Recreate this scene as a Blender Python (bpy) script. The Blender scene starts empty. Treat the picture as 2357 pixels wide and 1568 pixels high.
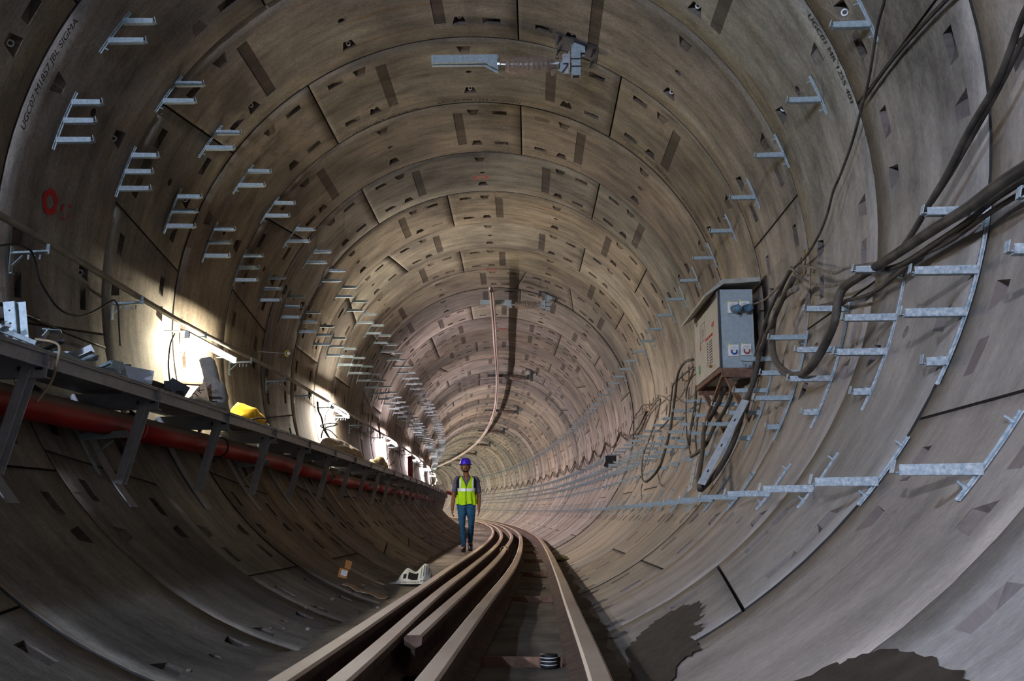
import bpy, bmesh, math, random, json
import numpy as np
from mathutils import Vector, Matrix
random.seed(7); rng = np.random.RandomState(11)
sc = bpy.context.scene; COL = sc.collection
# ---------------------------------------------------------------- tunnel alignment
R = 2.5427; W = 1.4; S0 = 5.3126
KN = np.array([-14, 5, 15, 25, 40, 60, 80, 90, 150.]); KV = np.array([3.77e-3, 3.72e-3, 2.16e-3, 2.22e-3, 3.08e-3, 2.86e-3, 1.4e-3, 3e-3, 7e-3])
VN = [-14, 15, 50, 150]; VV = [.235e-3, .326e-3, .08e-3, .2e-3]
S = np.arange(-14, 150.01, .25); I0 = 56
_k = np.interp(S, KN, KV); _v = np.interp(S, VN, VV)
TH = np.concatenate([[0], np.cumsum((_k[1:]+_k[:-1])/2*.25)]); PH = np.concatenate([[0], np.cumsum((_v[1:]+_v[:-1])/2*.25)])
TH -= TH[I0]; PH -= PH[I0]
_T = np.stack([-np.sin(TH)*np.cos(PH), np.cos(TH)*np.cos(PH), np.sin(PH)], 1)
PA = np.concatenate([[[0, 0, 0]], np.cumsum((_T[1:]+_T[:-1])/2*.25, 0)]); PA -= PA[I0]
def th(s): return float(np.interp(s, S, TH))
def pt(s, x, z):
    t = np.interp(s, S, TH)
    return Vector((np.interp(s, S, PA[:, 0])+x*math.cos(t), np.interp(s, S, PA[:, 1])+x*math.sin(t), np.interp(s, S, PA[:, 2])+z))
def pts(s, x, z):
    t = np.interp(s, S, TH)
    return np.stack([np.interp(s, S, PA[:, 0])+x*np.cos(t), np.interp(s, S, PA[:, 1])+x*np.sin(t), np.interp(s, S, PA[:, 2])+z], -1)
rad = math.radians
# ---------------------------------------------------------------- materials
def newmat(name):
    m = bpy.data.materials.new(name); m.use_nodes = True
    n = m.node_tree.nodes; return m, n, m.node_tree.links, n['Principled BSDF']
def nd(n, typ, **kw):
    o = n.new(typ)
    for k, v in kw.items():
        if k in o.inputs.keys(): o.inputs[k].default_value = v
        else: setattr(o, k, v)
    return o
def ramp(n, pos):
    r = n.new('ShaderNodeValToRGB'); e = r.color_ramp.elements
    while len(e) < len(pos): e.new(.5)
    for el, (p, c) in zip(e, pos): el.position = p; el.color = (*c, 1) if len(c) == 3 else c
    return r
def mat(name, col, rough=.6, metal=0, var=.25, scale=8, bump=.0, emit=None, estr=0, spec=.3, dust=None, col2=None, stretch=None, detail=5):
    m, n, l, b = newmat(name)
    b.inputs['Roughness'].default_value = rough; b.inputs['Metallic'].default_value = metal
    b.inputs['Specular IOR Level'].default_value = spec
    tc = n.new('ShaderNodeTexCoord'); src = tc.outputs['Object']
    if stretch:
        mp = n.new('ShaderNodeMapping'); mp.inputs['Scale'].default_value = stretch; l.new(src, mp.inputs[0]); src = mp.outputs[0]
    nz = nd(n, 'ShaderNodeTexNoise', Scale=scale, Detail=detail, Roughness=.65); l.new(src, nz.inputs['Vector'])
    c2 = col2 or tuple(min(1, c*(1+var)) for c in col); c1 = tuple(c*(1-var) for c in col) if not col2 else col
    rp = ramp(n, [(.3, c1), (.7, c2)]); l.new(nz.outputs[0], rp.inputs[0]); out = rp.outputs[0]
    if dust:
        g = n.new('ShaderNodeNewGeometry'); sx = n.new('ShaderNodeSeparateXYZ'); l.new(g.outputs['Normal'], sx.inputs[0])
        mr = nd(n, 'ShaderNodeMapRange'); mr.inputs['From Min'].default_value = dust[1]; mr.inputs['From Max'].default_value = dust[2]
        l.new(sx.outputs['Z'], mr.inputs['Value'])
        mx = n.new('ShaderNodeMixRGB'); mx.inputs['Color2'].default_value = (*dust[0], 1); l.new(mr.outputs[0], mx.inputs['Fac']); l.new(out, mx.inputs['Color1']); out = mx.outputs[0]
        mm = nd(n, 'ShaderNodeMath', operation='MULTIPLY_ADD'); mm.inputs[1].default_value = .9-rough; mm.inputs[2].default_value = rough
        l.new(mr.outputs[0], mm.inputs[0]); l.new(mm.outputs[0], b.inputs['Roughness'])
    l.new(out, b.inputs['Base Color'])
    if bump:
        bp = nd(n, 'ShaderNodeBump', Strength=bump, Distance=.01); l.new(nz.outputs[0], bp.inputs['Height']); l.new(bp.outputs[0], b.inputs['Normal'])
    if emit: b.inputs['Emission Color'].default_value = (*emit, 1); b.inputs['Emission Strength'].default_value = estr
    return m
def concrete(name, base, strip=False):
    m, n, l, b = newmat(name); b.inputs['Roughness'].default_value = .82; b.inputs['Specular IOR Level'].default_value = .25
    uv = nd(n, 'ShaderNodeUVMap', uv_map='UVMap')
    def noise(sc_, scale, detail=6, rough=.62):
        mp = n.new('ShaderNodeMapping'); mp.inputs['Scale'].default_value = (*sc_, 1); l.new(uv.outputs[0], mp.inputs[0])
        z = nd(n, 'ShaderNodeTexNoise', Scale=scale, Detail=detail, Roughness=rough); l.new(mp.outputs[0], z.inputs['Vector']); return z.outputs[0]
    at = nd(n, 'ShaderNodeVertexColor', layer_name='tint')
    a = noise((1, 4.5), 1.7, 4, .68); bl = noise((1, 1.5), .9, 6, .74); fine = noise((4, 9), 8, 3, .7); drip = noise((.35, 6), 1.6, 1, .5); smu = noise((1, 1.2), .55, 3, .6)
    def mul(x, y, fac=1, mode='MULTIPLY'):
        q = n.new('ShaderNodeMixRGB'); q.blend_type = mode; q.inputs[0].default_value = fac; l.new(x, q.inputs[1]); l.new(y, q.inputs[2]); return q.outputs[0]
    r1 = ramp(n, [(.28, (.50, .49, .48)), (.5, (.92, .91, .90)), (.75, (1.25, 1.25, 1.26))]); l.new(a, r1.inputs[0])
    r2 = ramp(n, [(.30, (.36, .36, .38)), (.44, (.80, .79, .78)), (.56, (1.05, 1.04, 1.03)), (.70, (1.45, 1.40, 1.32))]); l.new(bl, r2.inputs[0])
    r3 = ramp(n, [(.3, (.66, .66, .66)), (.7, (1.22, 1.22, 1.22))]); l.new(fine, r3.inputs[0])
    r4 = ramp(n, [(.66, (1, 1, 1)), (.76, (.88, .66, .42))]); l.new(drip, r4.inputs[0])
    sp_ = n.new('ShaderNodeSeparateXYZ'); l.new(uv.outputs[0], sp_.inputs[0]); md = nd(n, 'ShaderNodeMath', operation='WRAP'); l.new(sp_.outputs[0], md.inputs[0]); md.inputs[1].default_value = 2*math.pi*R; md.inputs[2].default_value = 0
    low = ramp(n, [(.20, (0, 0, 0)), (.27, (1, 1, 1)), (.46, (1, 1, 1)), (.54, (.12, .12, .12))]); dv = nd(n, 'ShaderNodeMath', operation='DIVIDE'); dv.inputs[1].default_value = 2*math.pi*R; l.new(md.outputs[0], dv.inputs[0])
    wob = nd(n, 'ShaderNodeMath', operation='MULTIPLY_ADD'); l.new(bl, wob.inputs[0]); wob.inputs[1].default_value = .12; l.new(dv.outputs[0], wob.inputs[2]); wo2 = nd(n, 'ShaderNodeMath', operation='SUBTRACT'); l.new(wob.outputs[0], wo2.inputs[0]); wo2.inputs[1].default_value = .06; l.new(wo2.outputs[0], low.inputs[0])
    bc = n.new('ShaderNodeRGB'); bc.outputs[0].default_value = (*base, 1)
    o = mul(bc.outputs[0], at.outputs[0]); o = mul(o, r1.outputs[0]); o = mul(o, r2.outputs[0]); r5 = ramp(n, [(.36, (.50, .50, .52)), (.52, (1, 1, 1))]); l.new(smu, r5.inputs[0]); o = mul(o, r5.outputs[0], .85); o = mul(o, r3.outputs[0]); o = mul(o, r4.outputs[0], .8)
    # dust evens the lower right flank; vault and left flank have shade painted in
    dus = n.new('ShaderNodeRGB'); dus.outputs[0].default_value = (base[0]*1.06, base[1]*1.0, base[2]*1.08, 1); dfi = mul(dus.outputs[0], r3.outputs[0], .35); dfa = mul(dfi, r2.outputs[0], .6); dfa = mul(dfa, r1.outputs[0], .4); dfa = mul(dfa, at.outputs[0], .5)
    q = n.new('ShaderNodeMixRGB'); f_ = nd(n, 'ShaderNodeMath', operation='MULTIPLY'); f_.inputs[1].default_value = .72; l.new(low.outputs[0], f_.inputs[0]); l.new(f_.outputs[0], q.inputs[0]); shade_mul = nd(n, 'ShaderNodeMixRGB', blend_type='MULTIPLY'); shade_mul.inputs[0].default_value = 1; l.new(o, shade_mul.inputs[1]); shade_mul.inputs[2].default_value = (.62, .61, .60, 1)
    l.new(shade_mul.outputs[0], q.inputs[1]); l.new(dfa, q.inputs[2]); o = q.outputs[0]
    # thin pale lime crack lines
    wv = noise((1, 1), .9, 3, .6)
    cr = ramp(n, [(.492, (0, 0, 0)), (.5, (1, 1, 1)), (.508, (0, 0, 0))]); l.new(wv, cr.inputs[0])
    msk = ramp(n, [(.54, (0, 0, 0)), (.66, (.3, .3, .3))]); l.new(smu, msk.inputs[0])
    cm = mul(cr.outputs[0], msk.outputs[0]); q = n.new('ShaderNodeMixRGB'); l.new(cm, q.inputs[0]); l.new(o, q.inputs[1]); q.inputs[2].default_value = (.5, .45, .36, 1)
    l.new(q.outputs[0], b.inputs['Base Color'])
    bp = nd(n, 'ShaderNodeBump', Strength=.35, Distance=.006); l.new(fine, bp.inputs['Height']); l.new(bp.outputs[0], b.inputs['Normal'])
    return m
M = {}
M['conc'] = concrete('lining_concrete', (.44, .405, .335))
M['strip'] = concrete('pad_strip', (.15, .125, .10))
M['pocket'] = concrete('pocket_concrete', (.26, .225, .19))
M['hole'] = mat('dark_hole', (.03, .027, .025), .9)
M['dirt'] = mat('track_bed', (.045, .034, .025), .95, var=.4, scale=2.6, bump=.9, detail=10, col2=(.22, .18, .14))
M['railtop'] = mat('worn_rail_head', (.40, .29, .20), .5, .1, scale=6, stretch=(1, .2, 1), bump=.1, col2=(.58, .46, .35))
M['railside'] = mat('rusty_rail_web', (.05, .030, .022), .85, .1, scale=14, bump=.4, col2=(.15, .09, .065))
M['galv'] = mat('galvanised', (.24, .31, .34), .5, .2, scale=40, col2=(.42, .50, .54))
M['galvdirty'] = mat('splattered_galvanised', (.17, .27, .34), .55, .15, scale=45, detail=3, col2=(.62, .64, .64))
M['steel'] = mat('painted_steel', (.33, .35, .39), .5, .2, scale=12, dust=((.30, .28, .26), .3, .9), col2=(.47, .50, .54))
M['darksteel'] = mat('dark_steel', (.05, .05, .055), .6, .3)
M['rust'] = mat('rusty_angle', (.10, .055, .035), .85, .1, scale=20, bump=.5, col2=(.28, .16, .11))
M['redpipe'] = mat('red_pipe', (.34, .008, .010), .4, 0, var=.2, scale=5, dust=((.27, .22, .18), .05, .50))
M['hosered'] = mat('dark_red_hose', (.14, .018, .02), .5)
M['cable'] = mat('muddy_black_cable', (.010, .010, .011), .6, 0, scale=9, dust=((.20, .17, .135), .2, 1.1), col2=(.09, .075, .06))
M['cabletan'] = mat('dusty_cable', (.07, .06, .05), .8, 0, scale=20, col2=(.34, .29, .23))
M['black'] = mat('black_rubber', (.012, .012, .013), .5)
M['blackwire'] = mat('black_wire', (.02, .018, .016), .5)
M['whiteplastic'] = mat('white_plastic', (.72, .72, .70), .5, var=.08)
M['boxgrey'] = mat('panel_grey_side', (.27, .33, .35), .5, .1, scale=30, col2=(.38, .44, .46))
M['boxdoor'] = mat('panel_door_cream', (.33, .31, .26), .6, 0, scale=12, col2=(.42, .39, .34))
M['roofm'] = mat('panel_roof', (.30, .29, .25), .7, 0, scale=14, col2=(.42, .41, .36))
M['txtgrey'] = mat('print_grey', (.12, .12, .12), .7)
M['ink'] = mat('stencil_ink', (.012, .012, .012), .8)
M['redpaint'] = mat('red_spray_paint', (.50, .02, .02), .7, var=.3, scale=30)
M['blueplug'] = mat('blue_plug', (.10, .19, .27), .5)
M['bluering'] = mat('blue_ring', (.01, .07, .30), .4)
M['redplug'] = mat('red_cover', (.32, .05, .05), .6)
M['yellow'] = mat('yellow_plastic', (.85, .75, .03), .5)
M['green'] = mat('green_label', (.01, .20, .08), .6)
M['orangehook'] = mat('rusty_hook', (.16, .07, .015), .7, .2, scale=40, col2=(.34, .17, .03))
M['sackgrey'] = mat('cement_sack', (.22, .21, .19), .9, var=.25, scale=9, bump=.6)
M['card'] = mat('cardboard', (.40, .29, .19), .9, var=.12, scale=9)
M['cardor'] = mat('orange_cardboard', (.36, .17, .05), .9, var=.15, scale=9)
M['sackyellow'] = mat('yellow_sack', (.72, .44, .02), .8, var=.15, scale=12, bump=.4)
M['jute'] = mat('tan_sack', (.33, .26, .17), .9, var=.25, scale=9, bump=.6)
M['whitesack'] = mat('white_woven_sack', (.62, .62, .58), .8, var=.14, scale=14, bump=.3)
M['copper'] = mat('conductor_rail_metal', (.74, .60, .54), .35, .2, scale=5, stretch=(1, .1, 1), col2=(.92, .82, .77))
M['chrome'] = mat('steel_cap', (.7, .74, .78), .18, .95)
M['skin'] = mat('skin', (.22, .095, .05), .6, 0, var=.08)
M['hair'] = mat('hair', (.012, .009, .008), .7)
M['helmet'] = mat('blue_helmet', (.035, .012, .55), .3, var=.05, spec=.6)
M['vest'] = mat('lime_vest', (.36, .66, .0), .7, var=.12, scale=7, bump=.3)
M['reflect'] = mat('silver_tape', (.66, .76, .84), .35, .1, var=.1)
M['shirt'] = mat('slate_shirt', (.085, .085, .15), .85, var=.25, scale=30)
M['jeans'] = mat('blue_jeans', (.006, .042, .12), .9, scale=7, bump=.4, col2=(.03, .12, .26))
M['shoe'] = mat('black_shoe', (.018, .014, .014), .5)
def tubemat(name, col, st):
    m, n, l, b = newmat(name); n.remove(b); e = nd(n, 'ShaderNodeEmission', Strength=st); e.inputs['Color'].default_value = (*col, 1)
    l.new(e.outputs[0], n['Material Output'].inputs[0]); return m
def wrapmat():
    m, n, l, b = newmat('plastic_wrap'); b.inputs['Base Color'].default_value = (.42, .33, .27, 1); b.inputs['Roughness'].default_value = .18
    b.inputs['Specular IOR Level'].default_value = .8
    t = n.new('ShaderNodeBsdfTransparent'); t.inputs[0].default_value = (.92, .88, .84, 1); mx = n.new('ShaderNodeMixShader')
    lw = nd(n, 'ShaderNodeLayerWeight', Blend=.35); mr = nd(n, 'ShaderNodeMapRange'); mr.inputs['To Min'].default_value = .22; mr.inputs['To Max'].default_value = .85
    l.new(lw.outputs['Facing'], mr.inputs['Value']); l.new(mr.outputs[0], mx.inputs[0])
    l.new(t.outputs[0], mx.inputs[1]); l.new(b.outputs[0], mx.inputs[2]); l.new(mx.outputs[0], n['Material Output'].inputs[0]); return m
M['wrap'] = wrapmat()
# ---------------------------------------------------------------- object helpers
def tag(o, label=None, cat=None, group=None, kind=None):
    if label: o['label'] = label
    if cat: o['category'] = cat
    if group: o['group'] = group
    if kind: o['kind'] = kind
    return o
def thing(name, loc, rz=0, label=None, cat=None, group=None):
    o = bpy.data.objects.new(name, None); COL.objects.link(o); o.location = loc; o.rotation_euler = (0, 0, rz); o.empty_display_size = .05
    return tag(o, label, cat, group)
def meshobj(name, V, Fc, mats, parent=None, smooth=False, midx=None, uvs=None):
    me = bpy.data.meshes.new(name); me.from_pydata([tuple(v) for v in V], [], Fc)
    for m in (mats if isinstance(mats, (list, tuple)) else [mats]): me.materials.append(m)
    if midx is not None: me.polygons.foreach_set('material_index', midx)
    if smooth: me.polygons.foreach_set('use_smooth', [True]*len(me.polygons))
    me.update(); o = bpy.data.objects.new(name, me); COL.objects.link(o)
    if parent: o.parent = parent
    return o
class MB:
    def __init__(s): s.V = []; s.F = []; s.m = []
    def add(s, V, F, mi=0):
        b = len(s.V); s.V += [tuple(v) for v in V]; s.F += [tuple(i+b for i in f) for f in F]; s.m += [mi]*len(F); return s
    def box(s, c, d, rot=None, mi=0, taper=None):
        x, y, z = d[0]/2, d[1]/2, d[2]/2; V = [Vector((a*x, b*y, e*z)) for e in (-1, 1) for a, b in ((-1, -1), (1, -1), (1, 1), (-1, 1))]
        if taper: V = [Vector((v.x*taper, v.y*taper, v.z)) if v.z > 0 else v for v in V]
        if rot is not None: V = [rot @ v for v in V]
        c = Vector(c); return s.add([v+c for v in V], [(3, 2, 1, 0), (4, 5, 6, 7), (0, 1, 5, 4), (1, 2, 6, 5), (2, 3, 7, 6), (3, 0, 4, 7)], mi)
    def beam(s, p, q, prof, up=(0, 0, 1), mi=0, cap=True):   # extrude 2D profile (a: side, b: up) from p to q
        p = Vector(p); q = Vector(q); d = (q-p).normalized(); sd = d.cross(Vector(up)).normalized(); u = sd.cross(d); n = len(prof)
        V = [e+sd*a+u*b for e in (p, q) for a, b in prof]; F = [(i, (i+1) % n, n+(i+1) % n, n+i) for i in range(n)]
        if cap: F += [tuple(range(n))[::-1], tuple(range(n, 2*n))]
        return s.add(V, F, mi)
    def tube(s, P, r, n=8, mi=0, cap=True):
        P = [Vector(p) for p in P]; rr = r if isinstance(r, (list, tuple)) else [r]*len(P); V = []; u = None
        for i, p in enumerate(P):
            t = (P[min(i+1, len(P)-1)]-P[max(i-1, 0)]).normalized()
            if u is None: u = t.orthogonal().normalized()
            else: u = (u-t*u.dot(t)); u = u.normalized() if u.length > 1e-6 else t.orthogonal().normalized()
            w = t.cross(u); V += [p+(u*math.cos(a)+w*math.sin(a))*rr[i] for a in [2*math.pi*k/n for k in range(n)]]
        F = [(i*n+k, i*n+(k+1) % n, (i+1)*n+(k+1) % n, (i+1)*n+k) for i in range(len(P)-1) for k in range(n)]
        if cap: F += [tuple(range(n))[::-1], tuple(range((len(P)-1)*n, len(P)*n))]
        return s.add(V, F, mi)
    def cyl(s, p, q, r, n=14, mi=0): return s.tube([p, q], r, n, mi)
    def ring(s, c, ax, r1, r2, t, n=16, mi=0):
        c = Vector(c); ax = Vector(ax).normalized(); u = ax.orthogonal().normalized(); w = ax.cross(u); V = []
        for k in range(n):
            d = u*math.cos(2*math.pi*k/n)+w*math.sin(2*math.pi*k/n); V += [c+d*r1, c+d*r2, c+d*r2+ax*t, c+d*r1+ax*t]
        F = [(4*k+j, 4*k+(j+1) % 4, 4*((k+1) % n)+(j+1) % 4, 4*((k+1) % n)+j) for k in range(n) for j in range(4)]
        return s.add(V, F, mi)
    def out(s, name, mats, parent=None, smooth=False):
        return meshobj(name, s.V, s.F, mats, parent, smooth, s.m)
def catmull(P, sub=4):
    P = [np.array(p, float) for p in P]; out = []
    for i in range(len(P)-1):
        a, b, c, d = P[max(i-1, 0)], P[i], P[i+1], P[min(i+2, len(P)-1)]
        for k in range(sub):
            t = k/sub; out.append(.5*((2*b)+(-a+c)*t+(2*a-5*b+4*c-d)*t*t+(-a+3*b-3*c+d)*t**3))
    out.append(P[-1]); return out
def copy_tree(o, parent=None):
    c = o.copy(); COL.objects.link(c); c.parent = parent
    for ch in list(o.children): copy_tree(ch, c)
    return c
def Lprof(a, b, t=.004): return [(0, 0), (a, 0), (a, t), (t, t), (t, b), (0, b)]
def Cprof(w, h, t=.005): return [(0, -h/2), (w, -h/2), (w, -h/2+t), (t, -h/2+t), (t, h/2-t), (w, h/2-t), (w, h/2), (0, h/2)]
rect = lambda w, h: [(-w/2, -h/2), (w/2, -h/2), (w/2, h/2), (-w/2, h/2)]
# ---------------------------------------------------------------- precast lining
KEYS = {-4: -23.6, -3: -68.5, -2: -158.8, -1: 155.2, 0: -113.6, 1: -68.5, 2: -113.6, 3: -68.5, 4: -113.6, 5: -158.8, 6: -46.1, 7: -158.8, 8: 21.3, 9: -68.5, 10: -158.8, 11: -113.6}
J0, J1 = -9, 98
def keyof(j): return KEYS.get(j, [-68.5, -113.6, -158.8, -68.5, -46.1, -158.8, 66.4][(j*5+j//3) % 7])
A_, B_ = (lambda a: (a+180) % 360-180), None
class Lin:
    def __init__(s): s.V = []; s.F = []; s.m = []; s.uv = []; s.col = []; s.sm = []
lins = {'left': Lin(), 'mid': Lin(), 'right': Lin()}
def whichlin(a):
    a = A_(a); return 'mid' if -45 <= a < 45 else ('right' if a >= 45 else 'left')
def ringmesh(j):
    fine = j < 45
    c = keyof(j); s_a = S0+j*W; dR = rng.uniform(-.005, .005); dx, dz = rng.uniform(-.004, .004, 2)
    joints = [(c-11.25, -1), (c+11.25, 1)]+[(c+78.75+67.5*i, 0) for i in range(4)]
    segc = [c]+[c+45+67.5*i for i in range(5)]
    def warp(a, f):
        for q, sg in joints[:2]:
            d = abs(A_(a-q))
            if d < 9.6: k = 1 if d < 7.4 else (9.6-d)/2.2; return a+sg*(-2+4*f)*k
        return a
    base_t = np.clip(rng.normal(1, .13), .74, 1.28); hue = rng.uniform(-1, 1)
    seg_t = [base_t*rng.uniform(.84, 1.16)*np.array([1+.05*hue+rng.uniform(-.03, .03), 1, 1-.07*hue+rng.uniform(-.05, .05)]) for _ in range(6)]
    feats = []   # (a0,a1,s0,s1,type,dir)
    pk = (.178, .312); pk2 = (1.04, 1.172)
    for i in range(16):
        a = -1.4+22.5*i; feats += [(a-1.5, a+1.5, *pk, 'p', -1), (a-1.5, a+1.5, *pk2, 'p', 1)]
    for q, _ in joints:
        for d in (-5.3, 5.3): feats += [(q+d-1.8, q+d+1.8, .20, .29, 'q', math.copysign(1, -d)), (q+d-1.8, q+d+1.8, 1.06, 1.15, 'q', math.copysign(1, -d))]
    for g in segc[1:]:
        for d in (-18.3, 18.3):
            if abs(A_(g+d)) < 62 and (abs(A_(g+d)) < 45 or rng.rand() < .5): feats.append((g+d-1.15, g+d+1.15, .25, 1.15, 's', 0))
        if fine: feats.append((g-.8, g+.8, .665, .735, 'h', 0))
    if fine: feats.append((c-.8, c+.8, .665, .735, 'h', 0))
    al = set()
    for f in feats: al.add(round(f[0] % 360, 4)); al.add(round(f[1] % 360, 4))
    for q, _ in joints:
        for d in (-.17, 0, .17): al.add(round((q+d) % 360, 4))
    fl = sorted(al)
    step = 3.75 if fine else 5.625
    for i in range(int(360/step)):
        a = i*step
        if min(abs(A_(a-b)) for b in fl) > .7: al.add(a)
    al = sorted(al); g = .0065
    sl = sorted({0, g, .178, .20, .25, .29, .312, .665, .735, 1.04, 1.06, 1.15, 1.172, W-g, W} if fine else {0, g*1.5, .178, .20, .25, .29, .312, 1.04, 1.06, 1.15, 1.172, W-g*1.5, W})
    na, ns = len(al), len(sl)
    jset = {round(q % 360, 4) for q, _ in joints}
    lip = dR
    def rr(a, s):
        r = R+lip
        if s == 0 or s == W: r = R+.022
        if round(a % 360, 4) in jset: r = R+.028
        return r
    def P(a, s, r): w = rad(warp(a, s/W)); return pt(s_a+s, r*math.sin(w)+dx, r*math.cos(w)+dz)
    def segtint(a):
        d = [(a-(q % 360)) % 360 for q, _ in joints]; return seg_t[int(np.argmin(d))]
    removed = {}
    fk = [((f[0] % 360), (f[1]-f[0]), f) for f in feats]
    for f0, wd, f in fk:
        for i in range(na):
            a = al[i]; nx = al[(i+1) % na]+(360 if i == na-1 else 0); mid = ((a+nx)/2-f0) % 360
            if mid < wd:
                for k in range(ns-1):
                    if f[2]-1e-6 <= (sl[k]+sl[k+1])/2 <= f[3]+1e-6: removed[(i, k)] = f
    groups = {}
    def idx(L, cache, i, k):
        key = (i, k)
        if key not in cache: cache[key] = len(L.V); L.V.append(P(al[i], sl[k], rr(al[i], sl[k])))
        return cache[key]
    caches = {k: {} for k in lins}
    for i in range(na):
        i2 = (i+1) % na; am = al[i]+((al[i2]-al[i]) % 360)/2; key = whichlin(am); L = lins[key]; ca = caches[key]; t = segtint(am)
        for k in range(ns-1):
            if (i, k) in removed: continue
            L.F.append((idx(L, ca, i, k), idx(L, ca, i, k+1), idx(L, ca, i2, k+1), idx(L, ca, i2, k))); dk = (k == 0 or k == ns-2) or any(round(al[z] % 360, 4) in jset for z in (i, i2)); L.m.append(3 if dk else 0); L.sm.append(not dk)
            a0 = al[i]; a1 = a0+((al[i2]-a0) % 360)
            ofs = A_(am)-am; L.uv += [(rad(x+ofs)*R, s_a+y+j*.37) for x, y in ((a0, sl[k]), (a0, sl[k+1]), (a1, sl[k+1]), (a1, sl[k]))]; L.col += [t]*4
    for f in feats:
        a0, a1, sa, sb, ty, dr = f; am = (a0+a1)/2; L = lins[whichlin(am)]; t = segtint(am % 360)
        def addf(co, m):   # co: list of (a,s,depth)
            b = len(L.V)
            for (a, s, d) in co: L.V.append(P(a, s, R+lip+d))
            L.F.append(tuple(range(b, b+len(co)))); L.m.append(m); L.sm.append(False)
            L.uv.extend([(rad(a+A_(am)-am)*R, s_a+s+j*.37) for a, s, d in co]); L.col.extend([t]*len(co))
        if ty == 's':
            e = .007
            if rng.rand() < .25: e = .0005
            addf([(a0, sa, e), (a0, sb, e), (a1, sb, e), (a1, sa, e)], 1)
            for (p, q) in (((a0, sa), (a0, sb)), ((a0, sb), (a1, sb)), ((a1, sb), (a1, sa)), ((a1, sa), (a0, sa))): addf([(*p, 0), (*q, 0), (*q, e), (*p, e)], 0)
        elif ty == 'h':
            am_, sm_ = am, (sa+sb)/2; O = [(am_+(a1-a0)*.46*math.cos(x), sm_+(sb-sa)*.46*math.sin(x)) for x in [2*math.pi*(k+.5)/8 for k in range(8)]]
            cor = [(a1, sb), (a0, sb), (a0, sa), (a1, sa)]
            for k in range(4):
                o1, o2, o3 = O[(2*k) % 8], O[(2*k+1) % 8], O[(2*k+2) % 8]; c1 = cor[k]; c2 = cor[(k+1) % 4]
                addf([(*c1, 0), (*o1, 0), (*o2, 0)], 0); addf([(*c1, 0), (*o2, 0), (*o3, 0), (*c2, 0)], 0)
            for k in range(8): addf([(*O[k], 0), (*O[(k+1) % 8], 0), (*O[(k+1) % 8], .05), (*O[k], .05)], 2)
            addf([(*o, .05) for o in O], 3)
        else:
            dep = .075 if fine else .06
            if rng.rand() < (.16 if 85 < am % 360 < 160 else .04): dep = .002
            if ty == 'p':     # deep wall toward the ring joint, floor ramps up to the ring middle, opening narrows toward the ramp
                sd, sh = (sa, sb) if dr < 0 else (sb, sa); am_ = am; w1, w2 = (a1-a0)/2, (a1-a0)/2*.55
                D0, D1 = (am_-w1, sd), (am_+w1, sd); H0, H1 = (am_-w2, sh), (am_+w2, sh)
                B0, B1 = (am_-w1*.85, sd), (am_+w1*.85, sd)
                addf([(am_-w1, sd, 0), (am_-w1, sh, 0), (*H0, 0)], 0); addf([(am_+w1, sd, 0), (am_+w1, sh, 0), (*H1, 0)], 0)
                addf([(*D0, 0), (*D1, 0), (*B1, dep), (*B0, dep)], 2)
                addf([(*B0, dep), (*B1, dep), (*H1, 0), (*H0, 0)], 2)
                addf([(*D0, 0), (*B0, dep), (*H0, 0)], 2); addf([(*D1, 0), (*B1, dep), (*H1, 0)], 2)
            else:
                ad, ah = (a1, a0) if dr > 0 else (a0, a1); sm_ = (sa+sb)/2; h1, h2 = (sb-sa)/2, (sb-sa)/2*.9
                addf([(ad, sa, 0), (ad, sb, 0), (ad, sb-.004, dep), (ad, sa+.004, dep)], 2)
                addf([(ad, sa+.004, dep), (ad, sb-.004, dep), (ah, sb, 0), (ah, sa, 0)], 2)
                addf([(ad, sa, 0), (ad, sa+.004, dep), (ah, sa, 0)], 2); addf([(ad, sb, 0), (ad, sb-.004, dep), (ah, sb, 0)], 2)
for j in range(J0, J1): ringmesh(j)
lining = {}
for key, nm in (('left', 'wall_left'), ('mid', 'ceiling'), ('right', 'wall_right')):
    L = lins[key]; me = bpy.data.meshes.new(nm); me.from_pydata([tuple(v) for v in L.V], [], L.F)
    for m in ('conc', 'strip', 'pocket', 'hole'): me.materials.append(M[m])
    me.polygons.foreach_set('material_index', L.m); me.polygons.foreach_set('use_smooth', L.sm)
    uvl = me.uv_layers.new(name='UVMap'); uvl.data.foreach_set('uv', np.array(L.uv, dtype=np.float32).ravel())
    ca = me.color_attributes.new('tint', 'FLOAT_COLOR', 'CORNER'); cc = np.ones((len(L.col), 4), np.float32); cc[:, :3] = np.array(L.col); ca.data.foreach_set('color', cc.ravel())
    me.update(); o = bpy.data.objects.new(nm, me); COL.objects.link(o)
    tag(o, {'left': 'curved concrete segment wall of the tunnel, side with the lamps', 'mid': 'vaulted concrete segment crown of the tunnel', 'right': 'curved concrete segment wall of the tunnel, side with the grey panel box'}[key], 'tunnel lining', kind='structure'); lining[key] = o
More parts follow.
